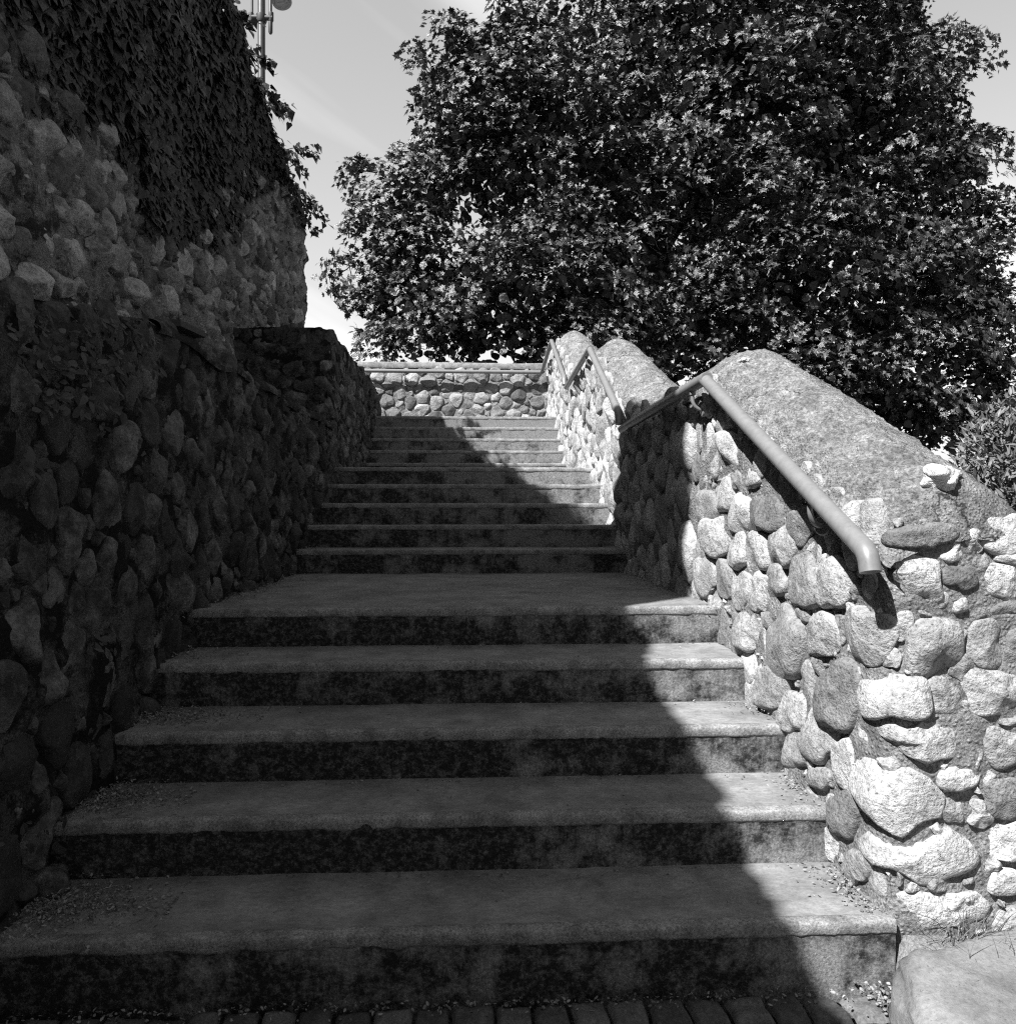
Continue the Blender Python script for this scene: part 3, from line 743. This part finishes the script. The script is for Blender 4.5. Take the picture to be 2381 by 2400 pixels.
# ------------------------------------------------------------------ handrails
def fillet(pts, rad, n=8):
    pts = [np.asarray(p, float) for p in pts]; out = [pts[0]]
    for a, b, c in zip(pts, pts[1:], pts[2:]):
        r = rad[len([0 for q in ()])] if not np.isscalar(rad) else rad
        u = (a - b) / np.linalg.norm(a - b); v = (c - b) / np.linalg.norm(c - b)
        k = min(r, np.linalg.norm(a - b) * 0.45, np.linalg.norm(c - b) * 0.45)
        p, q = b + u * k, b + v * k
        for t in np.linspace(0, 1, n): out.append((1 - t) ** 2 * p + 2 * t * (1 - t) * b + t * t * q)
    out.append(pts[-1]); return out
RX, RR = 0.98, 0.0265
HK = 1.028                                          # the rails stand 8 cm off the wall face
def bracket(root, p, wall, mat):
    """round-bar hook from the rail's underside down and over to the wall"""
    p = np.asarray(p, float); wv = np.asarray(wall, float)
    d = wv - p; d[2] = 0; L_ = np.linalg.norm(d); u = d / L_
    pts = [p + (0, 0, -RR * 0.6), p + (0, 0, -0.055)]
    for t in np.linspace(0, 1, 8)[1:]:
        a = t * math.pi / 2; pts.append(p + np.array([0, 0, -0.055]) + u * 0.05 * (1 - math.cos(a)) + np.array([0, 0, -0.05 * math.sin(a)]))
    pts.append(p + u * (L_ + 0.03) + np.array([0, 0, -0.105]))
    mb = MB(); mb.tube(pts, 0.0085, 10)
    q_ = p + u * (L_ - 0.035) + np.array([0, 0, -0.105]); mb.tube([q_, q_ + u * 0.003, q_ + u * 0.012, q_ + u * 0.04], [0.026, 0.03, 0.03, 0.03], 18)
    mb.tube([p + (0, 0, -RR * .6), p + (0, 0, -RR * 1.35)], 0.014, 12)
    return under(mb.build('bracket', mat, tone=False), root)
def handrail(segs, brs, label, base):
    fx = lambda p: np.array(p, float) if abs(p[1] - RB) < 0.2 else np.array([p[0] * HK, p[1] * HK, EYE + (p[2] - EYE) * HK])
    segs = [[fx(p) for p in q] for q in segs]; brs = [(fx(p), np.array(wl) * np.array([1, HK if abs(p[1] - RB) > 0.2 else 1, 1])) for p, wl in brs]
    root = thing('handrail', base, label, 'handrail', 'tubular handrails along the stair wall')
    for pts in segs:
        mb = MB(); mb.tube(pts, RR, 18); under(mb.build('rail', M['rail'], tone=False), root)
    for p, wl in brs: bracket(root, p, wl, M['rail'])
    return root
RB = PBY - 0.13
z1 = lambda y: 1.135 + (y - 1.89) * 0.493
handrail([fillet([(RX, 1.842, 1.068), (RX, 1.856, 1.116), (RX, 3.18, 1.772)], 0.05), [(RX, 3.15, 1.772), (RX, 3.19, 1.775), (RX, 4.96, 1.755)]],
         [((RX, 2.18, z1(2.18)), (XW, 2.22, 0)), ((RX, 3.36, 1.77), (XW, 3.36, 0)), ((RX, 4.7, 1.757), (XW, 4.7, 0))],
         'grey tubular handrail with a bent-down lower end, beside the lowest flight of steps', (RX, 1.87, 1.0))
z2 = lambda y: 1.89 + (y - 5.08) * 0.552
handrail([fillet([(RX, 5.05, 1.80), (RX, 5.07, 1.885), (RX, 6.31, 2.565)], 0.05), [(RX, 6.28, 2.562), (RX, 6.32, 2.566), (RX, 7.87, 2.50)]],
         [((RX, 5.3, z2(5.3)), (XW, 5.3, 0)), ((RX, 6.5, 2.558), (XW, 6.5, 0))],
         'grey tubular handrail beside the middle flight of steps, between two longer ones', (RX, 5.06, 1.8))
RB = PBY - 0.13
handrail([fillet([(RX, 8.02, 2.55), (RX, 8.05, 2.63), (RX, 9.32, 3.30)], 0.05), [(RX, 9.29, 3.29), (RX, 9.33, 3.30), (RX, RB - 0.02, 3.155)], fillet([(RX * 1.01, RB - 0.06, 3.158), (RX * 1.01, RB, 3.15), (-1.75, RB, 3.15)], 0.05)],
         [((RX, 8.5, 2.87), (XW, 8.5, 0)), ((0.2, RB, 3.15), (0.2, PBY, 0)), ((-0.9, RB, 3.15), (-0.9, PBY, 0))],
         'grey tubular handrail running up the last flight and on along the parapet', (RX, 8.03, 2.5))

# ------------------------------------------------------------------ lamp post behind the tall wall
LD = 13.0; lp = at(493, 160, LD); lx, ly = lp[0], lp[1]
lamp = thing('lamp_post', (lx, ly, 1.3), 'grey steel lamp post rising behind the ivy-covered wall', 'lamp post')
zt = lambda py: EYE + (968 - py) / FPX * LD
mb = MB(); mb.tube([(lx, ly, 1.2), (lx, ly, 11.6)], 0.062, 18); under(mb.build('pole', M['lamp'], tone=False), lamp)
for dx, r_, zb in ((-0.155, 0.025, 36), (0.155, 0.028, 36)):
    mb = MB(); mb.tube([(lx + dx, ly - 0.02, zt(zb)), (lx + dx, ly - 0.02, 11.4)], r_, 12); under(mb.build('side_tube', M['lamp'], tone=False), lamp)
mb = MB(); mb.tube([(lx, ly, zt(44)), (lx, ly, zt(40)), (lx, ly, zt(30))], [0.075, 0.09, 0.09], 18); mb.tube([(lx - 0.19, ly - 0.02, zt(36)), (lx + 0.19, ly - 0.02, zt(36))], 0.042, 12)
for dx, a_, b_, r_ in ((-0.165, 50, 28, .042), (0.165, 44, 26, .042), (0.155, 66, 44, 0.036)):
    mb.tube([(lx + dx, ly - 0.02, zt(a_)), (lx + dx, ly - 0.02, zt(a_) + 0.03), (lx + dx, ly - 0.02, zt(b_))], [r_ * .6, r_, r_], 14)
under(mb.build('clamp', M['lampdark'], tone=False), lamp)
def lampdrum(c, ax, r, h):
    c = np.asarray(c, float); ax = np.asarray(ax, float); ax /= np.linalg.norm(ax)
    root = MB(); prof = [(0.02, h), (0.55 * r, h), (0.9 * r, 0.75 * h), (r, 0.4 * h), (r, 0.0), (0.86 * r, -0.01), (0.82 * r, 0.03)]
    root.tube([c + ax * p[1] for p in prof], [p[0] for p in prof], 28, cap=False)
    hd = under(root.build('lamp_head', M['lamp'], tone=False), lamp)
    g = MB(); pf = [(0.82 * r, 0.03), (0.6 * r, 0.05), (0.55 * r, 0.02), (0.3 * r, 0.03), (0.01, 0.03)]
    g.tube([c + ax * p[1] for p in pf], [p[0] for p in pf], 28, cap=False); g.build('lamp_lens', M['lampglass'], hd, tone=False)
lampdrum((lx + 0.36, ly - 0.05, zt(10)), (-0.25, 0.25, 1), 0.20, 0.30)
lampdrum((lx - 0.43, ly + 0.1, zt(2)), (0.1, 0.1, 1), 0.06, 0.2)
mb = MB(); mb.tube([(lx - 0.43, ly + 0.1, zt(2) + .15), (lx, ly, zt(-10) + 0.1), (lx + 0.36, ly - 0.05, zt(10) + 0.3)], 0.02, 10); under(mb.build('arm', M['lamp'], tone=False), lamp)

# ------------------------------------------------------------------ leaves
def leaf_cloud(name, P, Nn, size, T, mat, parent, g, tone=(0.5, 1.5), up=None, fold=0.25):
    """many separate leaf blades; T: outline template (k,2) in the leaf plane (y = tip), fan from a mid-rib point"""
    n = len(P); Nn = Nn / (np.linalg.norm(Nn, axis=1, keepdims=True) + 1e-9)
    ref = up if up is not None else g.normal(size=(n, 3))
    t = ref - (ref * Nn).sum(1, keepdims=True) * Nn; t /= np.linalg.norm(t, axis=1, keepdims=True) + 1e-9
    b = np.cross(t, Nn)
    k = len(T)
    fo = g.uniform(-fold, fold * 1.6, n)[:, None]; cu = g.uniform(-0.1, 0.35, n)[:, None]
    X = T[None, :, 0]; Yt = T[None, :, 1]
    Zl = np.abs(X) * fo - cu * Yt ** 2
    sz = size[:, None]
    V = P[:, None, :] + (b[:, None, :] * X[..., None] + t[:, None, :] * Yt[..., None] + Nn[:, None, :] * Zl[..., None]) * sz[..., None]
    idx = np.arange(n)[:, None, None] * k
    tri = np.array([(0, i, i + 1) for i in range(1, k - 1)] + [(0, k - 1, 1)])
    F = (idx + tri[None]).reshape(-1, 3)
    tn = np.repeat(g.uniform(tone[0], tone[1], n), k)
    return mesh(name, V.reshape(-1, 3), F, mat, parent, False, tn)
def sym(pts):
    r = pts; l = [(-x, y) for x, y in pts[::-1] if abs(x) > 1e-6]
    return np.array([(0, 0.28)] + r + l)
MAPLE = sym([(0.0, -0.02), (0.10, 0.02), (0.34, -0.06), (0.28, 0.12), (0.52, 0.30), (0.30, 0.34), (0.36, 0.58), (0.14, 0.50), (0.0, 0.92)])
IVY = sym([(0.0, 0.0), (0.22, -0.10), (0.42, 0.12), (0.30, 0.34), (0.20, 0.52), (0.0, 0.95)])
OVAL = sym([(0.0, 0.0), (0.2, 0.15), (0.26, 0.42), (0.16, 0.75), (0.0, 1.0)])

# ---- ivy on the tall wall
g = np.random.default_rng(5)
ivb = lambda y: np.interp(y, [0, 3.2, 3.7, 4.3, 4.62, 4.75, 5.1, 5.7, 6.45, 6.8, 7.5, 8.1, 8.6, 8.75, 9.0], [3.2, 3.3, 3.14, 3.22, 3.1, 2.98, 3.02, 3.18, 3.5, 3.83, 4.35, 4.65, 4.78, 5.0, 9])
ivt = lambda y: np.interp(y, [-0.8, 0.9, 2.6, 4.5, 6.3, 6.7, 7.2, 7.8, 8.3, 8.7], [4.22, 4.55, 5.15, 5.0, 5.05, 5.05, 4.9, 4.82, 4.78, 4.74])
n = 27000
y = g.uniform(2.45, 8.75, n); lo = ivb(y) + 0.12 * vnoise(np.stack([y, y * 0, y * 0], -1), 5, 4); hi = talltop(y)
z = lo + (hi + 0.09 - lo) * g.random(n)
ragged = g.random(n) < np.clip((z - lo) / 0.25 + 0.35, 0, 1)
bul = 0.05 + 0.04 * np.clip((z - lo) / 0.8, 0, 1) + 0.045 * fbm(np.stack([y, z, y * 0], -1), 1.6, 3, 8)
x = XT + bul * g.random(n) ** 0.4
top = z > talltop(y)
x = np.where(top, XT - 0.55 + (0.55 + bul) * g.random(n), x)
P = np.stack([x, y, z], -1)[ragged]; n = len(P)
Nn = np.stack([np.ones(n), -0.25 + g.normal(0, .35, n), 0.35 + g.normal(0, .35, n)], -1)
upv = np.stack([g.normal(0.25, .2, n), g.normal(0, .45, n), -np.ones(n)], -1)
iv = thing('ivy', (XT, 5, 3), 'dense dark ivy hanging over the tall stone wall', 'ivy')
iv_leaves = leaf_cloud('foliage', P, Nn, 0.04 + 0.065 * g.random(n) ** 1.3, IVY, M['ivy'], None, g, (0.5, 1.5), upv)
under(iv_leaves, iv)
# sprigs leaning out from the top and end of the ivy
for (y0, z0, dx, dy, dz, ln) in ((8.5, 4.85, .5, .3, -.35, .5), (8.2, 5.0, .5, .2, -.6, .5), (7.9, 5.1, .7, .1, -.1, .4), (7.4, 5.2, .4, .2, .5, .3), (7.9, 5.0, .9, .1, .45, .45), (7.6, 5.1, .5, .2, -.5, .45),
                               (6.7, 5.3, .5, .3, .3, .3), (7.0, 5.25, .5, .1, -.3, .4), (8.6, 4.8, .4, .2, -.7, .45), (6.3, 5.35, .3, .3, .4, .3), (8.0, 4.95, .4, .3, -.6, .5), (8.35, 4.9, .6, .2, -.2, .4)):
    PP, NN = [], []; stems = MB()
    p = np.array([XT + 0.02, y0, float(talltop(y0)) - 0.03]); d = np.array([dx, dy, dz]); pts = [p.copy()]
    for q in range(16):
        d = d + np.array([0, 0, -0.05]) + g.normal(0, .08, 3); p = p + d / np.linalg.norm(d) * ln / 16; pts.append(p.copy())
        for _ in range(3):
            PP.append(p + g.normal(0, .035, 3)); NN.append(np.array([.6, -.5, .6]) + g.normal(0, .5, 3))
    stems.tube(pts, 0.004, 6)
    PP = np.array(PP); NN = np.array(NN)
    sp_ = under(stems.build('sprig', M['bark'], tone=False), iv)
    leaf_cloud('leaves', PP, NN, g.uniform(.05, .1, len(PP)), IVY, M['ivy'], sp_, g, (0.7, 2.0), np.stack([g.normal(.3, .4, len(PP)), g.normal(0, .4, len(PP)), -np.ones(len(PP))], -1))

# ---- the big maple: crown made of leafy boughs
BL = [  # measured bough: px, py, depth, radius (px of the frame), number weight
 (1300,330,14.5,360),(1050,300,13.5,230),(930,250,13.2,150),(885,150,13.4,85),(985,125,13.6,110),(1005,45,13.8,85),(850,60,13.5,38),(808,120,13.4,40),(1842,92,14.6,34),(1868,265,14.2,26),(860,330,13.0,110),(780,425,12.8,100),(745,500,12.6,88),(722,590,12.5,66),(715,400,12.6,55),(688,322,12.7,30),
 (657,505,12.5,28),(630,500,12.5,20),(648,545,12.4,24),(800,580,12.4,120),(930,560,12.3,150),(1080,560,12.5,160),(1230,80,14.5,180),(1420,40,14.8,200),(1580,60,15,150),(1670,40,15,70),(1560,250,14.6,230),(1670,210,14.6,120),(1795,95,14.6,55),(1770,160,14.6,50),
 (1690,430,14.2,180),(1760,310,14.2,70),(1825,290,14.2,42),(1830,430,14,70),(1500,560,13.6,230),(1680,640,13.6,190),(1790,560,13.6,100),(1850,540,13.5,45),(1300,620,13.2,150),(1500,720,13.6,130),(1650,790,13.8,120),
 (1780,760,13.8,120),(1850,690,13.8,55),(1160,640,12.8,110),(1020,660,12.4,90),(880,650,12.3,80),(770,650,12.3,55),(1350,180,15.5,320),(1880,800,14.5,80),(1888,440,14,40),(1905,600,13.6,42),(1890,690,13.7,38)]
tree = thing('maple_tree', (3.6, 14.2, 1.4), 'large dark maple tree with a broad crown behind the stair wall', 'tree')
g = np.random.default_rng(8)
TP, TD = [], []; LP, LN, LU, IP, IN = [], [], [], [], []
for (px, py, D, rp) in BL:
    c = at(px, py, D); r = rp / FPX * D
    ns = int(12 * r * r + 7 * r + 3)                     # leafy sprays on the outside of the bough
    d = g.normal(size=(ns, 3)); d /= np.linalg.norm(d, axis=1, keepdims=True)
    fl = d[:, 1] > 0.3; d[fl, 1] *= -1
    for q in range(ns):
        sr = g.uniform(.16, .50) * min(1, .55 + .3 * r)
        p = c + d[q] * r * (0.60 + 0.54 * g.random() ** .8)
        if vnoise(p[None], 0.8, 77)[0] + 0.4 * vnoise(p[None], 2.0, 78)[0] < -0.5: continue
        nn = np.array([0, 0, 0.8]) + d[q] * np.array([.75, .75, .5]) + g.normal(0, .22, 3); nn /= np.linalg.norm(nn)
        u = np.cross(nn, [0.3, 1, 0.2]); u /= np.linalg.norm(u); v = np.cross(nn, u)
        m_ = int(380 * sr * sr + 16)
        ra = np.sqrt(g.random(m_)) * sr; th = g.uniform(0, 6.283, m_)
        off = u * (np.cos(th) * ra)[:, None] * 1.25 + v * (np.sin(th) * ra)[:, None]
        P_ = p + off + nn * (g.normal(0, .05, m_) - 0.35 * ra ** 2 / sr)[:, None]
        P_[:, 2] -= 0.22 * (ra / sr) ** 2 * sr
        LP.append(P_); LN.append(nn + g.normal(0, .42, (m_, 3))); LU.append(off / (sr + .01) + np.array([0, 0, -.45]) + g.normal(0, .35, (m_, 3)))
        TP.append(p); TD.append(d[q])
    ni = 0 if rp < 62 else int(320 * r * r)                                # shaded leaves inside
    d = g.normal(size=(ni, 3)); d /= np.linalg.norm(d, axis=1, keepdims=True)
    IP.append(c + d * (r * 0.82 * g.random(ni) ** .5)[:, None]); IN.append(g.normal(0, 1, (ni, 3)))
TP = np.array(TP); TD = np.array(TD)
P = np.concatenate(LP); Nn = np.concatenate(LN); upv = np.concatenate(LU); n = len(P)
crown_o = leaf_cloud('crown', P, Nn, 0.07 + 0.10 * g.random(n) ** 1.3, MAPLE, M['maple'], None, g, (0.45, 1.6), upv, 0.3)
under(crown_o, tree)
IP = np.concatenate(IP); n2 = len(IP)
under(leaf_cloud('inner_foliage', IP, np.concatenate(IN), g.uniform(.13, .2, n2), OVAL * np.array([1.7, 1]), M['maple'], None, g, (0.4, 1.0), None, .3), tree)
print('maple leaves', n, n2)
mb = MB(); base = np.array([3.6, 14.6, 1.2])
mb.tube([base, base + (0.05, 0.02, 1.5), base + (0.0, 0.05, 3.2), base + (-.1, 0, 5.2), base + (0, 0, 7.6)], [0.34, 0.27, 0.22, 0.15, 0.06], 16)
under(mb.build('trunk', M['bark'], tone=False), tree)
for k, (px, py, D, rp) in enumerate(BL):
    if rp < 95: continue
    c = at(px, py, D); h = np.clip(c[2] - 2.6, 1.2, 6.5) * 0.75
    st_ = base + np.array([0, 0, h]); mid = (st_ + c) / 2 + np.array([0, 0, 0.25]) + g.normal(0, .15, 3)
    tip = c + (c - st_) * 0.05
    mb = MB(); ps = [st_, st_ * .6 + mid * .4 + (0, 0, .05), mid, (mid + c) / 2 + g.normal(0, .08, 3), c, tip]
    mb.tube(ps, [0.10, 0.08, 0.06, 0.042, 0.026, 0.01], 8)
    under(mb.build('limb', M['bark'], tone=False), tree)
# twigs
mb = MB()
for i in g.choice(len(TP), 600, replace=False):
    a_ = TP[i] - TD[i] * 0.5; b2 = TP[i] + TD[i] * 0.04
    mb.tube([a_, (a_ + b2) / 2 + g.normal(0, .04, 3), b2], [0.014, 0.009, 0.004], 5, cap=False)
o = under(mb.build('twigs', M['bark'], tone=False), tree); o['kind'] = 'stuff'

# ---- shrub beyond the wall, lower right
g = np.random.default_rng(9)
sh = thing('shrub', (3.9, 6.2, 0.6), 'feathery grey shrub behind the low end of the cobble wall', 'shrub')
SP = []
for (px, py, D, r) in ((1905, 880, 6.2, .42), (1880, 930, 6.0, .3), (1940, 850, 6.4, .5), (1890, 840, 6.3, .22), (1960, 960, 6.0, .6), (1860, 960, 6.0, .25)):
    c = at(px, py, D); m_ = int(5200 * r * r + 200); d = g.normal(size=(m_, 3)); d /= np.linalg.norm(d, axis=1, keepdims=True)
    SP.append(c + d * (r * (0.5 + 0.5 * g.random(m_) ** .5))[:, None])
SP = np.concatenate(SP); n = len(SP)
under(leaf_cloud('foliage', SP, np.stack([g.normal(0, .6, n), g.normal(-.4, .6, n), g.normal(.6, .5, n)], -1), g.uniform(.05, .1, n), OVAL * np.array([.55, 1]), M['shrubm'], None, g, (.5, 1.6), np.stack([g.normal(0, .6, n), g.normal(0, .5, n), np.ones(n)], -1)), sh)
mb = MB()
for k in range(7):
    t_ = at(1860 + 25 * k, 880, 6.2); mb.tube([(4.0 + .05 * k, 6.2, 0.3), (np.array([4.0 + .05 * k, 6.2, .5]) + t_) / 2 + g.normal(0, .05, 3), t_], [.02, .014, .006], 6)
under(mb.build('stem', M['bark'], tone=False), sh)

# ---- weeds rooted in the near end of the low wall
g = np.random.default_rng(10)
wd = thing('wall_weeds', (-1.25, 2.4, 1.3), 'small-leaved weeds growing out of the top of the dark low wall', 'weeds')
PP = []
for (px, py, rx, ry, m_) in ((150, 690, 110, 60, 240), (210, 620, 90, 50, 160), (110, 760, 60, 50, 120), (260, 690, 60, 60, 80), (190, 780, 50, 40, 60), (60, 880, 40, 40, 30), (290, 870, 30, 30, 20), (215, 1220, 40, 30, 30), (90, 620, 70, 40, 90), (60, 1580, 50, 40, 40)):
    for q in range(int(m_ * .55)):
        a_, b2 = px + g.normal(0, rx * .5), py + g.normal(0, ry * .5)
        d = ray(a_, b2); t_ = (XLW + g.uniform(0.03, 0.13)) / d[0]
        if t_ < 0 or t_ > 8: continue
        PP.append(np.array([0, 0, EYE]) + d * t_)
PP = np.array(PP); n = len(PP)
under(leaf_cloud('foliage', PP, np.stack([np.ones(n), g.normal(-.3, .5, n), g.normal(.5, .5, n)], -1), g.uniform(.018, .042, n), OVAL, M['weed'], None, g, (.3, 1.6), None), wd)

# ---- dry litter swept against the foot of the low wall, and grit along the risers
g = np.random.default_rng(12)
PP = []
def pile(x0, x1, y0, y1, z, m_, ht=0.02):
    for q in range(m_):
        u, v_ = np.clip(abs(g.normal(0, .42)), 0, 1), g.normal(0, .3)
        PP.append((x0 + (x1 - x0) * u, (y0 + y1) / 2 + (y1 - y0) * v_, z + 0.004 + ht * g.random() * (1 - u)))
pile(-1.17, -0.80, 1.98, 2.22, .16, 1500); pile(-1.17, -0.88, 2.33, 2.56, .32, 1200); pile(-1.17, -0.75, 2.68, 2.90, .48, 900); pile(-1.17, -0.85, 3.0, 3.26, .64, 220)
pile(-1.17, -0.98, 3.4, 5.2, .80, 500); pile(1.08, 0.93, 2.0, 2.24, .16, 110); pile(1.06, .96, 2.3, 2.56, .32, 70); pile(1.06, .95, 2.7, 2.9, .48, 60); pile(1.06, .9, 3.5, 5.2, .8, 260)
for k in (6, 7, 8, 9): pile(-1.17, -1.02, DK[k] + .05, DK[k + 1], k * R, 80); pile(1.06, .95, DK[k] + .05, DK[k + 1], k * R, 50)
for q in range(420): PP.append((g.uniform(-1.1, 1.05), 1.90 - abs(g.normal(0, .025)), .012))
for k in (1, 2, 3, 4, 5):
    for q in range(70): PP.append((g.uniform(-1.1, 1.05), DK[k + 1] - .012 - abs(g.normal(0, .02)), k * R + .005))
    for q in range(16): PP.append((g.uniform(-1.1, 1.0), g.uniform(DK[k] + .05, DK[k + 1] - .03), k * R + .005))
PP = np.array(PP); n = len(PP)
o = leaf_cloud('leaf_litter', PP, np.stack([g.normal(0, .5, n), g.normal(0, .5, n), np.ones(n)], -1), g.uniform(.004, .014, n), OVAL, M['litter'], None, g, (.4, 1.8), None, .6)
tag(o, 'dry leaf flakes swept against the wall along the treads', 'leaf litter', kind='stuff')
mb = MB()
def peb(x, y, z, r):
    lump(mb, (x, y, z + r * .3), r, g.uniform(.10, .34), int(g.integers(1, 999)), (1, g.uniform(.7, 1.3), .6), 7, 10, .25)
for q in range(900):
    t_ = g.random(); peb(1.03 + 0.10 * t_ + g.normal(0, .03) , 1.9 - 0.55 * t_ ** 1.0 + g.normal(0, .02), 0.0 + .01 * (1 - t_), g.uniform(.0015, .0055))
for q in range(160): peb(1.09 - abs(g.normal(0, .035)), g.uniform(1.96, 2.24), .16, g.uniform(.0015, .005))
for q in range(60): peb(g.uniform(1.03, 1.09), g.uniform(2.3, 2.56), .32, g.uniform(.0015, .004))
for q in range(120): peb(g.uniform(-1.1, 1.05), 1.90 - abs(g.normal(0, .03)), .002, g.uniform(.0015, .006))
for q in range(40): peb(g.uniform(-1.1, 1.05), DK[int(g.integers(2, 6))] - .015, 0, .003)
for k in range(1, 6):
    for q in range(9): peb(g.uniform(-1.05, 1.0), g.uniform(DK[k] + .04, DK[k + 1] - .02), k * R, g.uniform(.0015, .0045))
tag(mb.build('gravel', M['stone']), 'loose pale grit scattered at the foot of the risers and wall', 'gravel', kind='stuff')

# ---- ground at the right: soil verge, big smooth boulder, grass
xs = np.linspace(1.08, 3.2, 90); ys = np.linspace(-0.6, YF + 0.02, 90); Xg, Yg = np.meshgrid(xs, ys, indexing='ij')
Zg = -0.04 + 0.15 * np.clip((Xg - 1.075) / 0.05, 0, 1) * np.clip((Yg - 0.9) / 0.9, 0.3, 1)
P = np.stack([Xg, Yg, Zg], -1); P[..., 2] += 0.012 * fbm(P, 8, 4, 71)
mb = MB(); mb.grid(P); tag(mb.build('verge', M['verge'], tone=False), kind='structure', label='dry soil bank at the foot of the wall')
mb = MB()
u = np.linspace(0.001, math.pi - .001, 40); v = np.linspace(0, 2 * math.pi, 64, endpoint=False); U, V = np.meshgrid(u, v, indexing='ij')
d = np.stack([np.sin(U) * np.cos(V), np.sin(U) * np.sin(V), np.cos(U)], -1)
d = np.sign(d) * np.abs(d) ** np.array([.66, .66, .55])
rr = 1 + .09 * fbm(d + 4.2, 1.6, 4, 9) + .012 * fbm(d, 7, 3, 5)
B = d * rr[..., None] * np.array([.29, .42, .10])
a_ = RAD(16); B = np.stack([B[..., 0] * math.cos(a_) - B[..., 1] * math.sin(a_), B[..., 0] * math.sin(a_) + B[..., 1] * math.cos(a_), B[..., 2] + 0.19 * B[..., 1]], -1)
mb.grid(B + np.array([1.305, 1.50, -.005]), closed=True)
tag(mb.build('boulder', M['boulder'], tone=False), 'smooth pale boulder sunk in the ground at the foot of the first step', 'boulder')
g = np.random.default_rng(13)
mb = MB()
for q in range(170):
    t_ = g.random()
    x0, y0 = (1.42 + g.normal(0, .14), 1.80 + g.normal(0, .09)) if q % 3 else (1.27 + g.normal(0, .06), 1.92 + g.normal(0, .015))
    if y0 > 1.935 or x0 < 1.15: continue
    an = g.uniform(0, 6.28); ln = g.uniform(.05, .2); lean = g.uniform(.2, 1.1)
    z0 = .09; pts = []
    for s_ in np.linspace(0, 1, 6):
        pts.append(np.array([x0 + math.cos(an) * ln * lean * s_ ** 1.5, y0 + math.sin(an) * ln * lean * s_ ** 1.5 * .7 - .02 * s_, z0 + ln * (s_ - .45 * lean * s_ ** 2)]))
    pts = np.array(pts); wv = np.array([-math.sin(an), math.cos(an), 0]) * .0013
    tap = np.array([1, .95, .85, .65, .4, .05])[:, None]
    mb.grid(np.stack([pts - wv * tap, pts + wv * tap], 1), g.uniform(.5, 1.5))
tag(mb.build('grass', M['grassm']), 'thin dry grass blades beside the boulder', 'grass', kind='stuff')

# ---- dark slab lying on the low wall
mb = MB(); c = at(316, 622, 3.15)
Pn = np.array([(-.1, -.12), (.09, -.10), (.12, .10), (.0, .15), (-.11, .09)])
V = np.vstack([np.column_stack([Pn, np.full(5, -.012)]), np.column_stack([Pn * .97, np.full(5, .014)])]) + c
mb.add(V, [(i, (i + 1) % 5, 5 + (i + 1) % 5, 5 + i) for i in range(5)], [(5, 6, 7), (5, 7, 8), (5, 8, 9), (0, 2, 1), (0, 3, 2), (0, 4, 3)])
tag(mb.build('slate_slab', M['slate'], smooth=False, tone=False), 'flat black slab lying on top of the low wall', 'slab')
